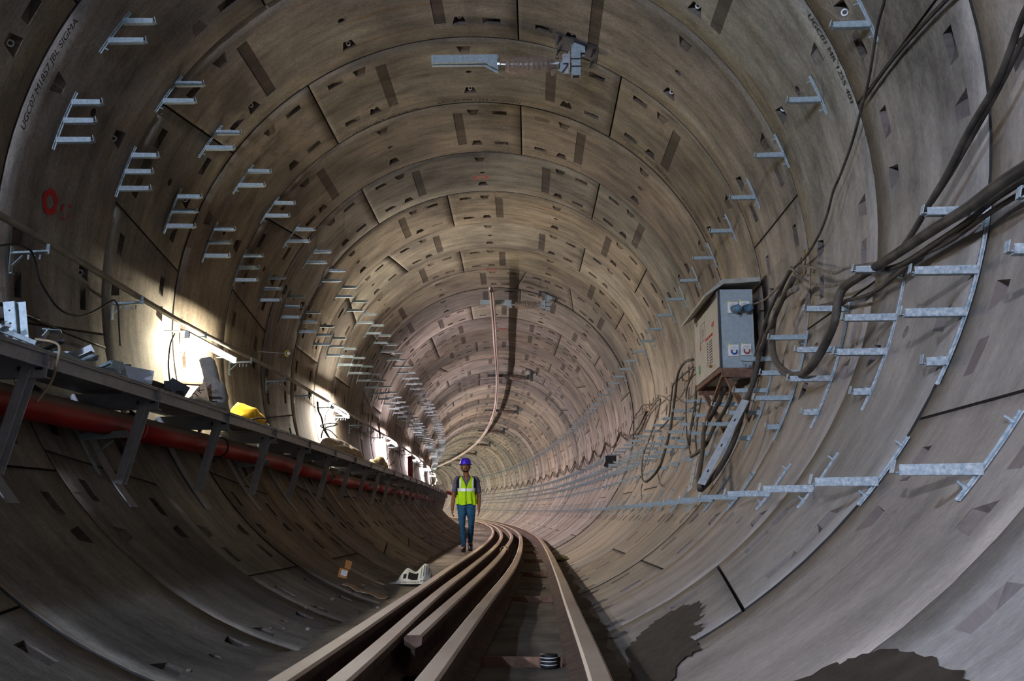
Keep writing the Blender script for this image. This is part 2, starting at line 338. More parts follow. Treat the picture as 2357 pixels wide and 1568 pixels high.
# track bed
FZ = -2.36; sv = np.arange(-12, 120, .12); xs = np.linspace(-1.02, 1.02, 26); V = []; F = []
for i, s in enumerate(sv):
    for k, x in enumerate(xs):
        tl = min(1, max(0, (10.5-s)/2.5)); z = FZ-.085*tl*min(1, max(0, -x/.7))+.012*math.sin(x*9+s*2.3)*math.sin(s*1.7+x*4)+rng.uniform(-.006, .006)
        if x > .62: z += (x-.62)*.035+rng.uniform(-.004, .004)
        if x < -.62: z += rng.uniform(-.012, .012)
        V.append(pt(s, x, z))
n = len(xs)
F = [(i*n+k, i*n+k+1, (i+1)*n+k+1, (i+1)*n+k) for i in range(len(sv)-1) for k in range(n-1)]
fl = meshobj('floor', V, F, M['dirt'], smooth=True); tag(fl, 'flat dusty concrete bed under the rails', 'floor', kind='structure')
# ---------------------------------------------------------------- rails
def railprof():
    h = .15; return [(-.0625, 0, 1), (.0625, 0, 1), (.0625, .011, 1), (.012, .028, 1), (.008, .055, 1), (.008, .100, 1), (.033, .114, 1), (.035, .142, 0), (.026, .150, 0), (-.026, .150, 0), (-.035, .142, 0), (-.033, .114, 1), (-.008, .100, 1), (-.008, .055, 1), (-.012, .028, 1), (-.0625, .011, 1)]
RP = railprof(); RZ = -2.34
def rail(tab, a, b, label):
    ss = np.arange(a, b+.01, .35); xx = np.interp(ss, [t[0] for t in tab], [t[1] for t in tab]); k = np.ones(9)/9
    xp = np.concatenate([np.full(4, xx[0])-(np.arange(4, 0, -1))*(xx[1]-xx[0]), xx, np.full(4, xx[-1])]); xx = np.convolve(xp, k, 'valid')
    V = []; F = []; mi = []; n = len(RP)
    for s, x in zip(ss, xx): V += [pt(s, x+p[0], RZ+p[1]) for p in RP]
    for i in range(len(ss)-1):
        for q in range(n):
            q2 = (q+1) % n; F.append((i*n+q, i*n+q2, (i+1)*n+q2, (i+1)*n+q)); mi.append(0 if (RP[q][2] == 0 and RP[q2][2] == 0) else 1)
    F += [tuple(range(n))[::-1], tuple(range((len(ss)-1)*n, len(ss)*n))]; mi += [1, 1]
    o = meshobj('steel_rail', V, F, [M['railtop'], M['railside']], midx=mi); tag(o, label, 'rail', 'steel rails on the track bed'); return o
RT = [([(-4, 0), (2.73, -.06), (4.48, -.12), (9.24, -.2), (13, -.19), (24, -.14), (36, -.11), (120, -.11)], -4, 'leftmost rusty steel rail on the floor, nearest the walking man'),
      ([(-4, .19), (2.74, .10), (4.5, .035), (5.6, .0), (7.1, -.01), (10.45, -.01), (18.9, .06), (24, .08), (31, .07), (120, .07)], -4, 'rusty steel rail second from the left, between the outer rail and the cut rail'),
      ([(3.8, .15), (5.6, .138), (8.15, .155), (15.6, .21), (22.2, .31), (120, .3)], 3.8, 'rusty steel rail in the middle whose cut end faces the camera'),
      ([(-4, .36), (3.17, .33), (4.9, .32), (9.33, .38), (15, .42), (25.2, .53), (120, .53)], -4, 'rusty steel rail just right of the cut rail, across the gap from the last rail'),
      ([(-4, .86), (2.77, .82), (4.92, .78), (9.34, .77), (14.25, .80), (21.8, .88), (120, .88)], -4, 'rightmost steel rail standing alone with its wide dusty foot showing')]
for t, a, l_ in RT: rail(t, a, 112, l_)
sp = thing('steel_sleeper', pt(4.25, 0, FZ), th(4.25)); mb = MB(); mb.beam((-.30, 0, -.01), (1.0, 0, -.01), [(-.06, -.02), (.06, -.02), (.06, .018), (.05, .018), (.05, -.0), (-.05, 0), (-.05, .018), (-.06, .018)]); so = mb.out('channel', M['rust'], sp)
mb = MB(); mb.beam((.38, -.085, .02), (.72, -.085, .02), rect(.02, .05)); mb.out('front_lip', M['rust'], sp)
ordn = ['nearest', 'second nearest', 'third nearest', 'fourth nearest', 'fifth nearest', 'sixth nearest', 'seventh nearest', 'eighth nearest', 'ninth nearest', 'tenth nearest', 'eleventh nearest', 'twelfth nearest']
for i in range(16):
    o = sp if i == 0 else copy_tree(sp); s = 4.25+3.16*i; o.location = pt(s, 0, FZ); o.rotation_euler.z = th(s)
    tag(o, ('rusty steel cross sleeper between the rails, %s the camera' % ordn[i]) if i < 4 else 'rusty cross sleeper under the rails beyond the walking man', 'sleeper', 'steel sleepers under the rails')
# small things lying between the rails
t = thing('rubber_bush', pt(4.12, .665, FZ+.01), 0, 'small black ribbed rubber bush lying beside the foot of the rightmost rail', 'rubber bush')
mb = MB()
for k in range(4): mb.cyl((0, 0, k*.014), (0, 0, k*.014+.010), .036, 18)
mb.cyl((0, 0, 0), (0, 0, .05), .030, 18); mb.out('body', M['black'], t, True); mb = MB()
for k in range(3): mb.ring((0, 0, k*.014+.0105), (0, 0, 1), .030, .0345, .003, 18)
mb.out('white_rings', M['whiteplastic'], t)
mb = MB(); mb.tube(catmull([pt(3.3, .22, -2.33), pt(3.6, .235, -2.325), pt(3.9, .25, -2.325), pt(4.15, .27, -2.33)]), .022, 10); tag(mb.out('pipe_offcut', M['sackgrey'], None, True), 'short grey pipe offcut lying between the cut rail and its neighbour', 'pipe')
mb = MB(); cR = pt(13.9, .19, RZ+.14); P = []
for k in range(34): a = k*.55; P.append(cR+Vector((math.cos(a)*.055, math.sin(k*.31)*.05+(k-17)*.003, math.sin(a)*.05+.0)))
mb.tube(P, .006, 5); tag(mb.out('rope_coil', M['jute'], None, True), 'loose coil of rope slung over the middle rail', 'rope')
def lump(name, c, dim, m, seed, label, cat, parent=None, group=None, amp=.25, rz=0, zmin=0, sub=3, fn=None):
    bm = bmesh.new(); bmesh.ops.create_icosphere(bm, subdivisions=sub, radius=1); r_ = random.Random(seed); off = [Vector((r_.uniform(-9, 9),)*3) for _ in range(3)]
    from mathutils import noise as nz
    for v in bm.verts:
        d = 1+amp*nz.noise(v.co*1.3+off[0])+amp*.45*nz.noise(v.co*3.7+off[1]); p = v.co*d; p = Vector((p.x*dim[0], p.y*dim[1], p.z*dim[2]))
        if fn: p = fn(p)
        p.z = max(p.z, zmin); v.co = p
    me = bpy.data.meshes.new(name); bm.to_mesh(me); bm.free(); me.materials.append(m); me.polygons.foreach_set('use_smooth', [True]*len(me.polygons))
    o = bpy.data.objects.new(name, me); COL.objects.link(o); o.location = c; o.rotation_euler.z = rz
    if parent: o.parent = parent
    tag(o, label, cat, group); return o
lump('rag_bundle', pt(13.9, 1.03, -2.36), (.16, .5, .06), mat('mossy_rag', (.05, .045, .02), .9, scale=30, col2=(.22, .19, .07)), 3, 'dark mossy rag bundle on the floor edge right of the last rail', 'rag', amp=.9)
rs = random.Random(5)
for k in range(26):
    s = rs.uniform(3.4, 9); x = rs.choice([rs.uniform(-.95, -.35), rs.uniform(.5, .7)]); z = FZ+(.02 if x < -.6 else .0)
    r_ = rs.uniform(.008, .02); lump('stone', pt(s, x, z), (r_, r_*1.2, r_*.7), M['dirt'] if k % 3 else M['sackgrey'], k, 'small stone chip lying on the dusty track bed', 'stone', group='stone chips on the track bed', sub=1, zmin=-.02, rz=k)
# ---------------------------------------------------------------- cable brackets on the walls
def wallx(z): return math.sqrt(R*R-z*z)
def bracket(name, side, arms, a0, a1, m, webh=.011, stroke=.036):
    t = thing(name, (0, 0, 0)); amid = rad((a0+a1)/2); bx, bz = side*R*math.sin(abs(amid)), R*math.cos(amid); t['b'] = (bx, bz)
    mb = MB(); V = []; F = []; n = 9; pr = [(0, 0), (0, .004), (.016, .004), (.016, webh), (.020, webh), (.020, 0)]
    for i in range(n):
        a = rad(a0+(a1-a0)*i/(n-1))
        for y, h in pr: V.append((side*(R-.004-h)*math.sin(a)-bx, y-.019, (R-.004-h)*math.cos(a)-bz))
    k = len(pr); F = [(i*k+q, i*k+(q+1) % k, (i+1)*k+(q+1) % k, (i+1)*k+q) for i in range(n-1) for q in range(k)]+[tuple(range(k)), tuple(range((n-1)*k, n*k))[::-1]]
    mb.add(V, F); mb.out('wall_strip', m, t)
    for q in (.12, .86):
        a = rad(a0+(a1-a0)*q); mb = MB(); p = Vector((side*(R-.006)*math.sin(a)-bx, 0, (R-.006)*math.cos(a)-bz)); d = Vector((-side*math.sin(a), 0, -math.cos(a)))
        mb.cyl(p, p+d*.035, .005, 6); mb.cyl(p, p+d*.012, .010, 6); mb.out('bolt', m, t)
    for z, ln in arms:
        mb = MB(); x0 = side*(wallx(z)-.012)-bx; x1 = x0-side*ln; zz = z-bz; h = stroke
        ta = .75; V = [(x0, -.021, zz-h/2), (x1, -.021, zz-h/2*ta), (x1, -.021, zz+h/2*ta), (x0, -.021, zz+h/2), (x0, -.017, zz-h/2), (x1, -.017, zz-h/2*ta), (x1, -.017, zz+h/2*ta), (x0, -.017, zz+h/2)]
        FF = [(0, 1, 2, 3), (7, 6, 5, 4), (0, 4, 5, 1), (1, 5, 6, 2), (2, 6, 7, 3), (3, 7, 4, 0)]
        mb.add(V, FF); mb.box(((x0+x1)/2, -.002, zz-h/2*.88), (abs(x1-x0), .034, .004))
        e = -side; mb.box((x1+e*.004, .0, zz-h/2*.75+.004), (.012, .034, .004)); mb.box((x1+e*.012, .0, zz-h/2*.75+.022), (.004, .030, .04), Matrix.Rotation(side*.25, 3, 'Y'))
        mb.out('arm', m, t)
    return t
GS = lambda k: 4.82+.93333*k
FAR = MB()
fams = [
 ('cable_bracket', -1, [(1.44, .20), (1.305, .235)], 53.6, 61.2, 'galv', 1, 100, 'two-arm bracket high on lamp-side wall', 'two-arm brackets high on the lamp-side wall'),
 ('cable_bracket', -1, [(.88, .185), (.755, .195), (.625, .225)], 68, 77.2, 'galv', 1, 100, 'three-arm bracket on lamp-side wall', 'three-arm brackets on the lamp-side wall'),
 ('cable_bracket', 1, [(.83, .195)], 67, 73.2, 'galv', 0, 100, 'single-arm bracket high on panel-side wall', 'single-arm brackets high on the panel-side wall'),
 ('cable_bracket', 1, [(-.51, .25), (-.76, .255), (-.935, .245), (-1.135, .085)], 100.5, 119, 'galvdirty', -2, 100, 'four-arm bracket on panel-side wall', 'four-arm brackets on the panel-side wall'),
 ('cable_bracket', 1, [(-1.61, .245)], 124.5, 132.2, 'galvdirty', -2, 100, 'low single-arm bracket at foot of panel-side wall', 'low single-arm brackets on the panel-side wall')]
for (nm, side, arms, a0, a1, mk, k0, kn, lab, grp) in fams:
    proto = bracket(nm, side, arms, a0, a1, M[mk]); clean = None; bx, bz = proto['b']; del proto['b']
    for i in range(60):
        k = k0+i; s = GS(k)
        if i == 0: o = proto
        elif mk == 'galvdirty' and i >= 4:
            if clean is None: clean = bracket(nm, side, arms, a0, a1, M['galv']); del clean['b']; o = clean
            else: o = copy_tree(clean)
        else: o = copy_tree(proto)
        o.location = pt(s, bx, bz); o.rotation_euler = (0, 0, th(s))
        o['label'] = (lab+(', %s the camera' % ordn[i])) if i < 10 else lab+', in the far dense stretch'; o['category'] = 'cable bracket'; o['group'] = grp
    for i in range(60, kn):
        s = GS(k0+i); mt = Matrix.Translation(pt(s, bx, bz)) @ Matrix.Rotation(th(s), 4, 'Z')
        for ch in proto.children: FAR.add([mt @ v.co for v in ch.data.vertices], [tuple(q.vertices) for q in ch.data.polygons])
tag(FAR.out('cable_bracket', M['galv']), 'tiny bracket arms merging into lines at the far tunnel bend', 'cable bracket', kind='stuff')
# ---------------------------------------------------------------- walkway on the lamp-side wall
px_ = -1.77; dz_ = -.945
def wk_bracket():
    t = thing('walkway_bracket', (0, 0, 0)); bx, bz = -R*math.sin(rad(120)), R*math.cos(rad(120))
    Lc = lambda x, y, z: (x-bx, y, z-bz)
    mb = MB(); mb.beam(Lc(-2.33, .0, -1.03), Lc(px_, .0, -1.03), [(.05-a, b) for a, b in Cprof(.05, .10, .006)][::-1]); mb.out('cantilever_beam', M['steel'], t)
    mb = MB(); mb.beam(Lc(-1.875, -.055, -1.03), Lc(-2.0, -.055, -1.535), Cprof(.05, .075, .006), up=(0, 1, 0)); mb.out('strut', M['steel'], t)
    for (x, z) in ((-1.885, -1.04), (-1.985, -1.51)):
        mb = MB(); mb.cyl(Lc(x, -.09, z), Lc(x, -.02, z), .012, 8); mb.out('bolt', M['darksteel'], t)
    mb = MB(); V = []; n = 9
    for i in range(n):
        a = rad(113+18.5*i/(n-1))
        for y, h in ((-.055, 0), (-.055, .008), (.055, .008), (.055, 0)): V.append(Lc(-(R-.001-h)*math.sin(a), y, (R-.001-h)*math.cos(a)))
    mb.add(V, [(i*4+q, i*4+(q+1) % 4, i*4+4+(q+1) % 4, i*4+4+q) for i in range(n-1) for q in range(4)]+[(0, 1, 2, 3), tuple(4*(n-1)+q for q in (3, 2, 1, 0))]); mb.out('wall_plate', M['steel'], t)
    mb = MB(); mb.box(Lc(px_-.032, -.048, -.985), (.07, .006, .08)); mb.out('end_plate', M['steel'], t)
    mb = MB(); mb.box(Lc(px_-.04, -.051, -1.035), (.035, .003, .012)); mb.out('slot', M['hole'], t)
    return t, bx, bz
wb, bx, bz = wk_bracket(); NW = 27
for i in range(-4, NW):
    o = wb if i == -4 else copy_tree(wb); s = 6.02+1.4*i; o.location = pt(s, bx, bz); o.rotation_euler.z = th(s)
    v = i+1
    o['label'] = ('grey bracket with slanting strut under the walkway, %s the camera' % ordn[v]) if 0 <= v < 10 else ('grey walkway bracket with slanting strut behind the frame edge' if v < 0 else 'grey walkway bracket in the far crowded end of the walkway')
    o['category'] = 'walkway bracket'; o['group'] = 'struts carrying the walkway'
def panel_():
    t = thing('catwalk_section', (0, 0, 0)); return t
for i in range(-4, NW):
    s1 = 6.02+1.4*i+.03; s0_ = s1-1.395; t = thing('catwalk_section', pt(s1, -2.05, dz_), th(s1)); inv = Matrix.Translation(-t.location); rot = Matrix.Rotation(-th(s1), 4, 'Z')
    def loc(s, x, z): return rot @ (pt(s, x, z)-t.location)
    mb = MB(); q = (s0_+s1)/2
    for (x0, x1, z0, z1, nm) in ((-2.32, px_-.005, dz_-.018, dz_-.006, 'deck_plate'),):
        mb = MB(); mb.add([loc(s, x, z) for s in (s0_, s1) for x, z in ((x0, z0), (x1, z0), (x1, z1), (x0, z1))], [(3, 2, 1, 0), (4, 5, 6, 7), (0, 1, 5, 4), (1, 2, 6, 5), (2, 3, 7, 6), (3, 0, 4, 7)]); mb.out(nm, M['steel'], t)
    prof = [(px_-.045, dz_), (px_, dz_), (px_, dz_-.006), (px_-.022, dz_-.010), (px_-.026, dz_-.072), (px_-.005, dz_-.078), (px_-.005, dz_-.085), (px_-.034, dz_-.082), (px_-.034, dz_-.008), (px_-.045, dz_-.006)]
    mb = MB(); k = len(prof); mb.add([loc(s, x, z) for s in (s0_, s1) for x, z in prof], [(q, (q+1) % k, k+(q+1) % k, k+q) for q in range(k)]+[tuple(range(k))[::-1], tuple(range(k, 2*k))]); mb.out('edge_channel', M['steel'], t)
    v = i+1
    o = t; o['label'] = ('grey steel walkway panel with folded edge, %s the camera in view' % ordn[v]) if 0 <= v < 10 else ('grey walkway panel mostly outside the frame edge' if v < 0 else 'grey walkway panel in the far narrow end of the walkway')
    o['category'] = 'walkway section'; o['group'] = 'panels of the wall walkway'
# red pipe in flanged lengths
L_ = 4.5; sA = -2
def pz(s): return float(np.interp(s, [0, 9, 13, 40], [-1.165, -1.17, -1.24, -1.25]))
seams = [-3, 1.7, 6.25, 10.6, 14.9, 19.3, 23.7, 28.1, 32.5, 37, 42.6]
for i in range(len(seams)-1):
    a, b = seams[i]+.012, seams[i+1]-.012
    t = thing('red_pipe', pt(a, -2.05, pz(a)), 0, ['red pipe length outside the frame behind the walkway start', 'red pipe length under the walkway at the left picture edge', 'red pipe length under the walkway in front of the glaring lamp', 'red pipe length with dusty top just past the standing sack'][i] if i < 4 else ('red pipe length under the walkway, far crowded part' if i > 5 else ['red pipe length below the tan sandbag', 'red pipe length past the tan sandbag'][i-4]), 'pipe', 'red pipe under the walkway')
    mb = MB(); mb.tube([pt(s, -2.05, pz(s))-t.location for s in np.linspace(a, b, 8)], .08, 22); mb.out('pipe_body', M['redpipe'], t, True)
    for e, d in ((a, 1), (b, -1)):
        mb = MB(); mb.tube([pt(e, -2.05, pz(e))-t.location, pt(e+d*.03, -2.05, pz(e))-t.location], .094, 22); mb.out('end_collar', M['redpipe'], t)
for i, s in enumerate((6.2, 8.0, 12.4, 16.8)):
    mb = MB(); mb.ring(pt(s, -2.05, pz(s)), pt(s+.1, 0, 0)-pt(s, 0, 0), .0805, .087, .02, 22); tag(mb.out('pipe_strap', M['black'], None, True), ['black strap round the red pipe at its first joint', 'black strap round the red pipe below the standing sack', 'black strap round the red pipe below the tan sandbag', 'black strap round the red pipe past the tan sandbag'][i], 'strap', 'straps round the red pipe')
def pbr():
    t = thing('pipe_bracket', (0, 0, 0)); bx, bz = -R*math.sin(rad(121)), R*math.cos(rad(121)); Lc = lambda x, y, z: (x-bx, y, z-bz)
    mb = MB(); mb.beam(Lc(-2.2, 0, -1.285), Lc(-1.9, 0, -1.265), Lprof(.04, .045)); mb.out('arm', M['galv'], t)
    mb = MB(); mb.beam(Lc(-2.12, -.01, -1.385), Lc(-1.985, -.01, -1.285), rect(.03, .006)); mb.out('brace', M['galv'], t)
    mb = MB(); V = []; n = 7
    for i in range(n):
        a = rad(117+9*i/(n-1))
        for y, h in ((-.02, 0), (-.02, .005), (.03, .005), (.03, 0)): V.append(Lc(-(R-.001-h)*math.sin(a), y, (R-.001-h)*math.cos(a)))
    mb.add(V, [(i*4+q, i*4+(q+1) % 4, i*4+4+(q+1) % 4, i*4+4+q) for i in range(n-1) for q in range(4)]); mb.out('wall_strip', M['galv'], t); return t, bx, bz
pb, bx, bz = pbr()
for i, s in enumerate((5.85, 9.05, 12.25, 15.45, 18.65, 21.85, 25.05, 28.25)):
    o = pb if i == 0 else copy_tree(pb); o.location = pt(s, bx, bz); o.rotation_euler.z = th(s); tag(o, ('small galvanised bracket holding the red pipe, %s the camera' % ordn[i]) if i < 5 else 'small galvanised pipe bracket deep under the far walkway', 'pipe bracket', 'brackets holding the red pipe')
# ---------------------------------------------------------------- conduit, its brackets and the tube lamps
def tubeobj(name, pl, r, m, label, cat, sub=4, n=8, group=None, parent=None):
    P = catmull([pt(*p) for p in pl], sub); mb = MB(); mb.tube([Vector(p) for p in P], r, n); o = mb.out(name, m, parent, True); tag(o, label, cat, group); return o
cz = [(-3, -.10), (5, -.11), (6.7, -.135), (8, -.165), (10.1, -.12), (15, -.11), (21, -.10), (45, -.10)]
CZ = lambda s: float(np.interp(s, [c[0] for c in cz], [c[1] for c in cz]))
M['conduit'] = mat('dusty_conduit', (.20, .19, .17), .55, .2, scale=10, col2=(.34, .32, .28))
tubeobj('conduit', [(s, -2.335, CZ(s)) for s in np.arange(-2, 46, 1.6)], .021, M['conduit'], 'long grey conduit running along the wall above the tube lamps', 'conduit', 2, 10)
def cbr():
    t = thing('conduit_bracket', (0, 0, 0)); bx, bz = -R, -.2; Lc = lambda x, y, z: (x-bx, y, z-bz)
    mb = MB(); mb.box(Lc(-R+.022, 0, -.24), (.006, .04, .17)); mb.box(Lc(-R+.03, 0, -.32), (.02, .04, .006)); mb.out('wall_plate', M['galv'], t)
    mb = MB(); mb.beam(Lc(-R+.02, 0, -.205), Lc(-2.30, 0, -.195), Lprof(.03, .02)); mb.out('arm', M['galv'], t)
    mb = MB(); mb.beam(Lc(-R+.03, 0, -.27), Lc(-R+.09, 0, -.21), rect(.02, .005)); mb.out('gusset', M['galv'], t)
    mb = MB(); mb.beam(Lc(-2.305, 0, -.20), Lc(-2.305, 0, -.14), rect(.02, .005), up=(0, 1, 0)); mb.out('clip', M['galv'], t)
    for q in (-2.42, -2.385, -2.35): mb = MB(); mb.cyl(Lc(q, 0, -.235), Lc(q, 0, -.205), .006, 6); mb.out('bolt', M['galv'], t)
    return t, bx, bz
cb, bx, bz = cbr()
for i in range(-2, 26):
    o = cb if i == -2 else copy_tree(cb); s = 5.48+1.4*i; o.location = pt(s, bx, bz); o.rotation_euler.z = th(s)
    o['label'] = ('small wall bracket holding the conduit, %s the camera' % ordn[i]) if 0 <= i < 8 else ('small conduit bracket outside the left picture edge' if i < 0 else 'small conduit bracket among the far tube lamps'); o['category'] = 'conduit bracket'; o['group'] = 'brackets holding the conduit'
LAMPS = [(-7.6, -2.30, -.42, (.72, .78, 1.0), 10500, 'floodlight on the wall behind the camera, farther one'), (-.3, -2.28, .62, (.56, .72, 1.0), 1700, 'floodlight on the wall beside the camera, above eye level'),
 (8.38, -2.27, -.285, (1.0, .90, .68), 280, 'brightest tube lamp, glaring behind the standing sack'),
 (14.5, -2.28, -.205, (1.0, .90, .76), 720, 'tube lamp above the tan sandbag and the looped black cable'),
 (21.1, -2.28, -.19, (1.0, .83, .86), 800, 'third tube lamp in view, just past the leaning brown board'),
 (27.6, -2.28, -.20, (1.0, .84, .88), 800, 'fourth tube lamp in view, beside the hanging dark red hose')]
for i in range(12): LAMPS.append((34+6.4*i, -2.28, -.2, (1, .84, .84) if i < 3 else (1, .92, .80), 1000, 'tube lamp in the far glowing row on the curved wall'))
for i, (s, x, z, c, st, lab) in enumerate(LAMPS[:2]):
    t = thing('floodlight', pt(s, x, z), 0, lab, 'floodlight'); q = Vector([(.42, 1, -.05), (.85, .5, -.30)][i]).normalized(); rt_ = q.to_track_quat('Z', 'Y').to_matrix()
    mb = MB(); mb.box((0, 0, .0), (.22, .16, .05), rt_); mb.out('housing', M['darksteel'], t); mb = MB(); mb.box(q*.028, (.18, .12, .004), rt_); mb.out('lens', tubemat('flood_glow', c, st), t)
    mb = MB(); mb.cyl(-q*.02, (-.2, -.02, -.05), .015, 8); mb.out('mount_arm', M['darksteel'], t)
LAMPS = [None, None]+LAMPS[2:]
for i, LL in enumerate(LAMPS):
    if LL is None: continue
    s, x, z, c, st, lab = LL
    t = thing('tube_lamp', pt(s, x, z), th(s)+.0, lab, 'tube lamp', 'tube lamps along the wall'); h = .62
    mb = MB(); mb.tube([(0, -h, 0), (0, h, 0)], .017, 6); mb.out('tube', tubemat('tube_glow', c, st), t, True)
    qq = 1 if i == 2 else .55; mb = MB(); mb.beam((-.004, -h-.02, .036 if i == 2 else .06), (-.004, h+.02, .036 if i == 2 else .06), [(-.018*qq, -.004), (-.014*qq, .012), (.014*qq, .012), (.018*qq, -.004)]); mb.out('reflector', M['whiteplastic'], t)
    for e in (-1, 1):
        mb = MB(); mb.box((0, e*(h+.018), .010), (.036, .03, .045)); mb.out('end_cap', M['whiteplastic'], t)
    if 2 <= i < 8:
        for e in (-.62, .72):
            mb = MB(); q = e; mb.box((-.10, q, .052), (.20, .03, .005)); mb.out('hanger', M['galv'], t)
# ---------------------------------------------------------------- crown: insulated cantilevers and conductor rail
def cant():
    t = thing('insulator_support', (0, 0, 0)); Q = Vector((.98, 0, 2.40)); Lc = lambda x, y, z: Vector((x, y, z))-Q
    mb = MB(); rt = Matrix.Rotation(rad(22.4), 3, 'Y'); mb.box(Lc(.965, .05, 2.345), (.40, .26, .012), rt); mb.out('base_plate', M['darksteel'], t)
    for dx, dy in ((-.16, -.05), (.16, -.05), (-.16, .15), (.16, .15)):
        p = Lc(.965, .05, 2.345)+rt @ Vector((dx, dy, -.006)); mb = MB(); mb.cyl(p, p+rt @ Vector((0, 0, -.06)), .008, 6); mb.cyl(p, p+rt @ Vector((0, 0, -.02)), .016, 6); mb.out('anchor_bolt', M['darksteel'], t)
    mb = MB(); mb.box(Lc(.985, -.03, 2.30), (.10, .012, .09)); mb.box(Lc(.985, .035, 2.30), (.10, .012, .09)); mb.out('clevis', M['galv'], t)
    mb = MB(); mb.beam(Lc(.955, 0, 2.33), Lc(.955, 0, 2.045), [(-.035, -.04), (.035, -.04), (.035, .04), (-.035, .04)], up=(1, 0, 0)); mb.out('drop_post', M['galv'], t)
    mb = MB(); mb.box(Lc(.955, 0, 2.0445), (.06, .05, .001)); mb.out('post_opening', M['hole'], t)
    for z in (2.19, 2.12):
        mb = MB(); mb.box(Lc(.955, -.047, z), (.10, .008, .008)); mb.box(Lc(.955, .047, z), (.10, .008, .008)); mb.out('u_bolt', M['darksteel'], t)
    mb = MB(); mb.box(Lc(.895, 0, 2.175), (.012, .13, .15)); mb.box(Lc(.865, -.05, 2.19), (.06, .01, .08)); mb.box(Lc(.865, .05, 2.15), (.06, .01, .10)); mb.out('clamp_plate', M['steel'], t)
    mb = MB(); mb.box(Lc(.84, 0, 2.155), (.06, .012, .12), Matrix.Rotation(.6, 3, 'Y')); mb.out('hinge_plate', M['galv'], t)
    for e_, f_, b_ in ((.79, .73, .805), (.33, .28, .268)): mb = MB(); mb.tube([Lc(x, 0, 2.165) for x in ((.725, .775, .776, .806) if e_ > .5 else (.34, .291, .290, .267))], [.024, .024, .056, .056], 20); mb.out('end_fitting', M['chrome'], t, False)
    mb = MB(); P = []; r = []
    for k in range(9):
        x = .36+.042*k; P += [(x, 0), (x+.004, 1), (x+.010, 1), (x+.016, 0)]
    mb.tube([Lc(x, 0, 2.165) for x, q in P], [.028 if not q else .050 for x, q in P], 18); ins = mb.out('insulator', mat('grey_insulator', (.34, .30, .28), .25, .3), t, True)
    mb = MB(); P = []; r = []; rr_ = random.Random(2); n = 26
    for k in range(n+1):
        f = k/n; x = .335+.415*f; P.append(Lc(x, 0, 2.160-.006*math.sin(f*3))); r.append(.045+.032*math.sin(math.pi*min(1, f*1.05))**.4+(.008 if k % 3 == 0 else 0)+rr_.uniform(-.003, .003))
    mb.tube(P, r, 16, cap=False); wr = mb.out('plastic_wrap', M['wrap'], ins, True)
    lp = lump('wrap_tail', Lc(.76, 0, 2.085), (.03, .03, .028), M['wrap'], 4, None, None, ins, amp=.8, zmin=-1, sub=2)
    mb = MB(); mb.beam(Lc(-.31, 0, 2.205), Lc(.27, 0, 2.205), [(-.045, -.035), (-.045, .035), (.045, .035), (.045, -.035), (.012, -.035), (.012, -.029), (.039, -.029), (.039, .029), (-.039, .029), (-.039, -.029), (-.012, -.029), (-.012, -.035)]); mb.out('support_arm', M['galv'], t)
    mb = MB(); V = [Lc(.27, y, z) for y in (-.045, -.04) for z in (2.17, 2.10)]+[Lc(.15, y, 2.17) for y in (-.045, -.04)]; mb.add(V, [(0, 1, 4), (2, 5, 3), (0, 4, 5, 2), (1, 3, 5, 4), (0, 2, 3, 1)])
    V = [Lc(.27, y, z) for y in (.04, .045) for z in (2.17, 2.10)]+[Lc(.15, y, 2.17) for y in (.04, .045)]; mb.add(V, [(0, 1, 4), (2, 5, 3), (0, 4, 5, 2), (1, 3, 5, 4), (0, 2, 3, 1)]); mb.box(Lc(.272, 0, 2.165), (.008, .09, .14)); mb.out('end_gusset', M['galv'], t)
    return t
ct = cant(); ct2 = cant(); M['mudsteel'] = mat('muddy_steel', (.05, .055, .058), .8, .1, scale=20, col2=(.14, .15, .15)); M['mudwrap'] = mat('muddy_wrap', (.10, .075, .06), .35, 0, scale=20, col2=(.22, .17, .14))
for ch in list(ct2.children_recursive):
    if ch.type == 'MESH':
        for k, m_ in enumerate(ch.data.materials): ch.data.materials[k] = M['mudwrap'] if m_ in (M['wrap'],) or 'insulator' in m_.name else M['mudsteel']
for i in range(11):
    o = ct if i == 0 else (ct2 if i == 2 else copy_tree(ct if i == 1 else ct2)); s = 7.9+9.8*i; o.location = pt(s, .98, 2.40); o.rotation_euler.z = th(s)+(0 if i != 1 else .03)
    o['label'] = ['large plastic-wrapped insulator arm under the crown, nearest and biggest', 'plastic-wrapped insulator arm crossing the start of the overhead conductor rail', 'third insulator arm under the crown, dark and muddy', 'fourth insulator arm under the crown', 'fifth insulator arm under the crown, dark'][i] if i < 5 else 'small dark insulator arm in the far part of the crown row'; o['category'] = 'insulator support'; o['group'] = 'insulator supports under the crown'
tabs = [(16.2, -.07), (22, -.08), (26, -.04), (35, .03), (50, .05), (60, 0), (110, 0)]
ss = np.arange(16.2, 108, .6); prof = [(-.045, .10), (-.045, .088), (-.02, .085), (-.02, .05), (-.036, .02), (-.03, 0), (-.012, 0), (-.014, .02), (-.008, .07), (.008, .07), (.014, .02), (.012, 0), (.03, 0), (.036, .02), (.02, .05), (.02, .085), (.045, .088), (.045, .10)]
t = thing('conductor_rail', pt(16.2, -.07, 2.1), th(16.2), 'long copper-toned overhead conductor rail hanging under the crown and bending left', 'conductor rail')
V = []; F = []; n = len(prof); rt = Matrix.Rotation(-th(16.2), 4, 'Z')
for s in ss:
    x = float(np.interp(s, [a for a, b in tabs], [b for a, b in tabs])); V += [rt @ (pt(s, x+a, 2.055+b)-t.location) for a, b in prof]
